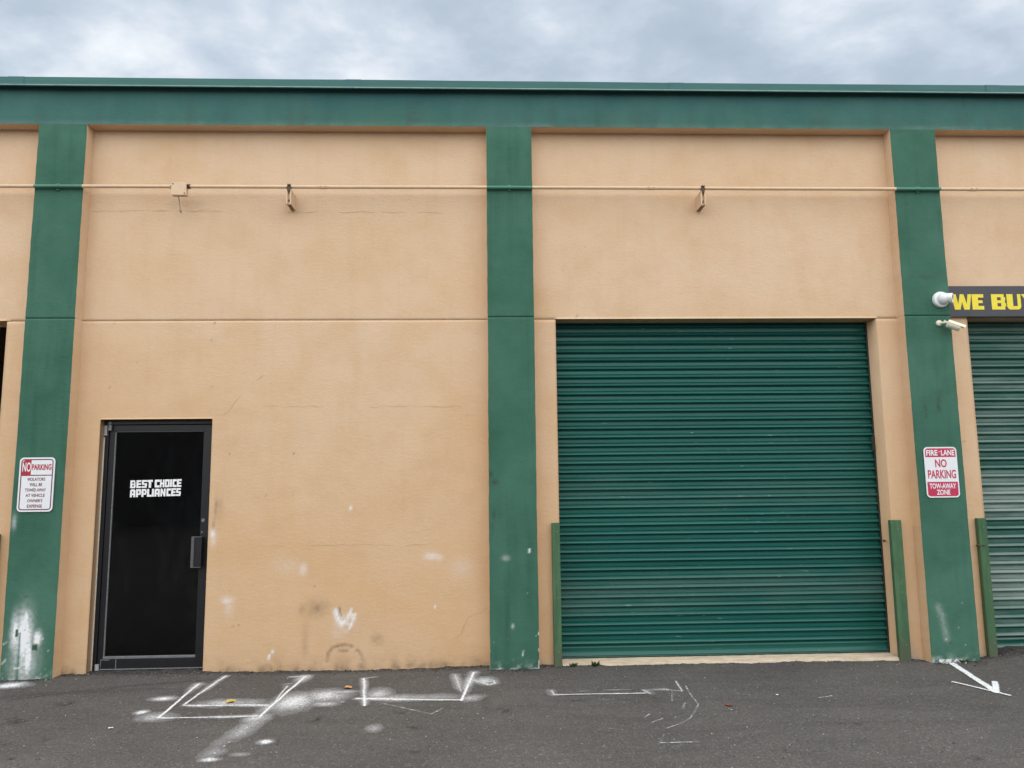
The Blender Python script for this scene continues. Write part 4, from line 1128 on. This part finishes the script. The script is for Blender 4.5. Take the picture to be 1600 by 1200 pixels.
# ------------------------------------------------------------------ cameras
c1 = empty('dome_camera', (4.30, 0, 3.30), 'round white turret security camera above the bullet camera, next to the black sign', 'camera')
MB().lathe([(0, -.034), (.055, -.034), (.071, -.028), (.076, -.016), (.076, .0)], (4.300, -.001, 3.298), (0, 1, 0), 28).build('base', M_CAMW, c1, True)
bm = bmesh.new(); bmesh.ops.create_uvsphere(bm, u_segments=24, v_segments=14, radius=.055, matrix=Matrix.Translation((4.306, -.045, 3.300)))
MB().bm(bm).build('ball', M_CAMW, c1, True)
dv = Vector((.75, -.63, -.14)).normalized(); o_ = Vector((4.312, -.048, 3.304))
MB().lathe([(.036, .0), (.045, .02), (.046, .064), (.043, .070), (.037, .070), (.033, .062)], o_, dv, 22).build('barrel', M_CAMW, c1, True)
MB().lathe([(.033, .062), (.022, .064), (.012, .0655), (0, .067)], o_, dv, 18).build('lens', M_LENS, c1, True)

c2 = empty('bullet_camera', (4.27, 0, 3.06), 'small cream bullet security camera on an arm below the white turret camera', 'camera')
MB().lathe([(0, -.020), (.020, -.020), (.027, -.014), (.028, 0)], (4.268, 0, 3.074), (0, 1, 0), 20).build('base', M_CAMC, c2, True)
MB().tube([(4.270, -.016, 3.072), (4.282, -.045, 3.070), (4.300, -.062, 3.074), (4.312, -.068, 3.066)], .010, 10).tube([(4.292, -.055, 3.062), (4.292, -.055, 3.092)], .007, 8).build('arm', M_CAMC, c2, True)
dv = Vector((.84, -.30, -.42)).normalized(); o_ = Vector((4.305, -.066, 3.060))
MB().lathe([(0, 0), (.028, .0), (.037, .008), (.037, .108), (.034, .116), (.028, .116)], o_, dv, 20).build('housing', M_CAMC, c2, True)
up_ = Vector((.35, -.25, .9)); up_ = (up_ - dv * up_.dot(dv)).normalized(); sd = dv.cross(up_)
V = []; n = 9
for d_ in (.004, .150):
    for r_ in (.030, .027):
        for k in range(n):
            a = math.radians(-75 + 150 * k / (n - 1)); V.append(tuple(o_ + dv * d_ + (up_ * math.cos(a) + sd * math.sin(a)) * (r_ * 1.36)))
Fq = []
for k in range(n - 1):
    Fq += [(k, k + 1, 2 * n + k + 1, 2 * n + k), (n + k + 1, n + k, 3 * n + k, 3 * n + k + 1), (2 * n + k, 2 * n + k + 1, 3 * n + k + 1, 3 * n + k), (k + 1, k, n + k, n + k + 1)]
MB().add(V, Fq).build('sun_shield', M_CAMC, c2, True)
MB().lathe([(.028, .110), (.018, .1115), (0, .113)], o_, dv, 16).build('lens', M_LENS, c2, True)

# ------------------------------------------------------------------ spray-paint marks on the asphalt
def paint_mark(name, key, label, blobs=(), group=None):
    st = STROKES.get(key, []); P = [q for s_ in st for q in s_[0]] + [c for c, *_ in blobs]
    pad = .09
    rx_ = [c[0] - 1.7 * a for c, a, b, q in blobs] + [c[0] + 1.7 * a for c, a, b, q in blobs]; ry_ = [c[1] - 1.7 * b for c, a, b, q in blobs] + [c[1] + 1.7 * b for c, a, b, q in blobs]
    x0 = min([p_[0] for p_ in P] + rx_) - pad; x1 = max([p_[0] for p_ in P] + rx_) + pad
    y0 = min([p_[1] for p_ in P] + ry_) - pad; y1 = max([p_[1] for p_ in P] + ry_) + pad
    xs = np.arange(x0, x1, .008); ys = np.arange(y0, y1, .012 if (y1 - y0) > .5 else .008)
    Xg, Yg = np.meshgrid(xs, ys)
    Xw = Xg + .012 * (fbm(Xg * 5, Yg * 5, 51, 3) - .5); Yw = Yg + .02 * (fbm(Xg * 5, Yg * 5, 52, 3) - .5)
    cov = np.zeros_like(Xg)
    for pts, w, soft, a in st:
        d_ = segdist(Xw, Yw, pts)
        t_ = np.clip((d_ - w * .25) / (w * 1.0), 0, 1) if soft > .007 or w < .006 else np.clip((d_ - w * .8) / (w * .45), 0, 1)
        c_ = a * (1 - t_ * t_ * (3 - 2 * t_))
        wob = .75 + .5 * fbm(Xg * 3, Yg * 3, 53, 3)
        thin = soft < .013
        if thin and w < .006:
            c_ = c_ * np.clip(fbm(Xg * 22, Yg * 16, 56, 3) * 4 - 1.35, .12, 1)
        c_ = np.maximum(c_ * np.clip(wob, 0, .92), a * (.20 if thin else .62 * np.clip(fbm(Xg * 2.6, Yg * 2.6, 57, 3) * 2.2 - .55, .05, 1)) * np.exp(-(d_ / (soft * (1.0 if thin else 1.35))) ** 2))
        cov = np.maximum(cov, c_)
    for (cx, cy), rx, ry, a in blobs:
        n_ = fbm(Xg * 6, Yg * 4, 54, 4)
        q_ = ((Xw - cx) / rx) ** 2 + ((Yw - cy) / ry) ** 2
        cov = np.maximum(cov, a * np.exp(-q_ * (0.6 + 1.0 * n_)) * (.55 + .8 * fbm(Xg * 9, Yg * 5, 55, 3)))
    Zg = gz(Xg, Yg) + .0065
    ny_, nx_ = Xg.shape; ii = np.arange(ny_ * nx_).reshape(ny_, nx_)
    Fq = np.stack([ii[:-1, :-1], ii[:-1, 1:], ii[1:, 1:], ii[1:, :-1]], -1)
    big = np.maximum(np.maximum(cov[:-1, :-1], cov[1:, 1:]), np.maximum(cov[:-1, 1:], cov[1:, :-1]))
    Fq = Fq[big > .06].reshape(-1, 4)
    used = np.unique(Fq); re = np.zeros(ny_ * nx_, int); re[used] = np.arange(len(used))
    me = np_mesh(name, np.stack([Xg, Yg, Zg], -1).reshape(-1, 3)[used], re[Fq], M_SPRAY, {'cov': cov.ravel()[used]}, True)
    return tag(obj(name, me), label, 'paint mark', group)
paint_mark('painted_outline', 'left', 'white sprayed outline with double lines and a misty patch, in front of the glass door', BLOBS['left'])
paint_mark('painted_outline', 'mid', 'white sprayed three-sided outline on the asphalt left of the middle pilaster', BLOBS['mid'])
paint_mark('painted_line', 'line', 'faint pale painted line parallel to the middle roll-up door')
paint_mark('chalk_curve', 'arc', 'thin broken chalk curve on the asphalt in front of the middle roll-up door')
paint_mark('chalk_line', 'thin', 'thin pale check-shaped chalk line between the sprayed outlines')
paint_mark('painted_arrow', 'arrow', 'bold white painted arrow on the asphalt at the foot of the right pilaster')
paint_mark('painted_dash', 'dash', 'tiny white dash on the asphalt left of the painted arrow')
paint_mark('paint_spot', 'none', 'small white paint spot below the misty sprayed outline', BLOBS['dot'])
paint_mark('paint_splash', 'none', 'white paint splash on the asphalt at the foot of the left pilaster', BLOBS['splash'])

# ------------------------------------------------------------------ leaves, scraps, weeds, gravel
def leaf(x, y, rx, ry, rot_, m, label, name='fallen_leaf', cat='leaf'):
    z = float(gz(x, y)) + .009; V = []; n = 10
    c, s_ = math.cos(rot_), math.sin(rot_)
    V.append((x, y, z + .002))
    for k in range(n):
        t = 2 * math.pi * k / n; u = rx * math.cos(t); v = ry * math.sin(t) * (1 - .35 * math.cos(t))
        V.append((x + u * c - v * s_, y + u * s_ + v * c, z + (.28 * abs(v) + .003 * math.sin(3 * t)) * min(1, rx / .03)))
    o = MB().add(V, [(0, 1 + k, 1 + (k + 1) % n) for k in range(n)]).build(name, m)
    sol = o.modifiers.new('thickness', 'SOLIDIFY'); sol.thickness = .0015
    tag(o, label, cat)
leaf(-1.891, -.836, .036, .040, .4, M_LEAF_Y, 'yellow fallen leaf lying on the sprayed outline by the glass door')
leaf(-1.081, -.503, .032, .030, -.2, M_LEAF_O, 'orange tan fallen leaf between the two sprayed outlines')
leaf(1.757, -1.189, .020, .026, .8, M_LEAF_R, 'small red brown leaf on the asphalt before the middle roll-up door')
leaf(-2.507, -1.398, .016, .010, .3, M_SCRAP, 'tiny white scrap on the asphalt left of the sprayed outline', 'paper_scrap', 'scrap')
leaf(2.20, -.95, .010, .012, .3, M_SCRAP, 'tiny white scrap on the asphalt in front of the middle roll-up door', 'paper_scrap', 'scrap')

def weed(x, y, h, n, label):
    z = float(gz(x, y)) - .005; V = []; Fq = []
    for k in range(n):
        a = random.uniform(0, 6.28); t = random.uniform(.3, 1.0); L_ = h * random.uniform(.5, 1.1)
        d_ = Vector((math.cos(a) * t, math.sin(a) * t * .7, random.uniform(.5, 1.2))).normalized(); w_ = d_.cross(Vector((0, 0, 1))).normalized() * L_ * .24
        b0 = Vector((x + random.uniform(-.6, .6) * h, y + random.uniform(-.2, .2) * h, z)); n0 = len(V)
        V += [tuple(b0), tuple(b0 + d_ * L_ * .5 + w_), tuple(b0 + d_ * L_), tuple(b0 + d_ * L_ * .5 - w_)]
        Fq.append((n0, n0 + 1, n0 + 2, n0 + 3))
    tag(MB().add(V, Fq).build('weed', M_WEED), label, 'weed', 'weeds at the foot of the wall')
weed(.780, .085, .045, 26, 'low weed at the left end of the concrete sill under the middle roll-up door')
weed(.975, .075, .055, 30, 'taller weed against the concrete sill, second from the left end')
weed(4.225, -.03, .045, 26, 'weed at the foot of the right green pilaster by the painted arrow')

# crumbled asphalt and grit along the wall
V = []; Fq = []; MI = []
ico = [Vector(q).normalized() for q in ((0, 0, 1), (.9, 0, -.3), (-.45, .78, -.3), (-.45, -.78, -.3), (.3, .5, .4), (-.6, .1, .5))]
tet = [(0, 1, 4), (0, 4, 2), (0, 2, 5), (0, 5, 3), (0, 3, 1), (1, 2, 4), (2, 3, 5), (1, 3, 2)]
def grit(x, y, r, mi, flat=.7):
    z = float(gz(x, y)); n0 = len(V); R3 = Matrix.Rotation(random.uniform(0, 6.28), 3, 'Z') @ Matrix.Rotation(random.uniform(0, 6.28), 3, 'X')
    for q in ico:
        p_ = R3 @ (q * r * random.uniform(.7, 1.2)); V.append((x + p_.x, y + p_.y, z + p_.z * flat + r * .3))
    for t in tet: Fq.append(tuple(n0 + i for i in t)); MI.append(mi)
for i in range(1500):
    x = random.uniform(-4.8, 5.8)
    wall_y = 0.0 if any(a - .02 < x < b + .02 for a, b in PIL) else PY
    if ROLL_OPEN[0] < x < ROLL_OPEN[1] and random.random() < .75: continue
    y = wall_y - abs(random.gauss(0, .06)) - .004
    grit(x, y, random.choice((.004, .005, .006, .008, .010)) * random.uniform(.7, 1.2), 0 if random.random() < .86 else 1)
for i in range(420):
    grit(random.uniform(-5, 5.6), random.uniform(-2.7, .0), random.uniform(.0025, .006), random.choice((0, 0, 1, 2)))
for i in range(40):
    grit(random.uniform(4.02, 4.24), -abs(random.gauss(0, .03)) - .01, random.uniform(.004, .009), 2)
me = np_mesh('gravel', V, Fq, [simple('asphalt_crumb', (.045, .043, .041), .9, .4, 80), simple('grey_grit', (.20, .19, .17), .9, .3, 80), simple('white_grit', (.62, .62, .60), .9, .1, 80)], None, False, MI)
tag(obj('gravel', me), 'loose asphalt crumbs and grit along the foot of the wall', kind='stuff')

# ------------------------------------------------------------------ unseen building added across the lot so the door glass reflects dark
opp = empty('added_facing_building', (0, -30, 0), 'unseen plain grey block building added across the parking lot for dark reflections', 'building')
MB().box(-40, 40, -42, -30, -.2, 6.2).build('wall', M_OPP, opp)
MB().box(-40.2, 40.2, -42.2, -29.8, 6.2, 6.5).build('coping', M_DARK_METAL, opp)
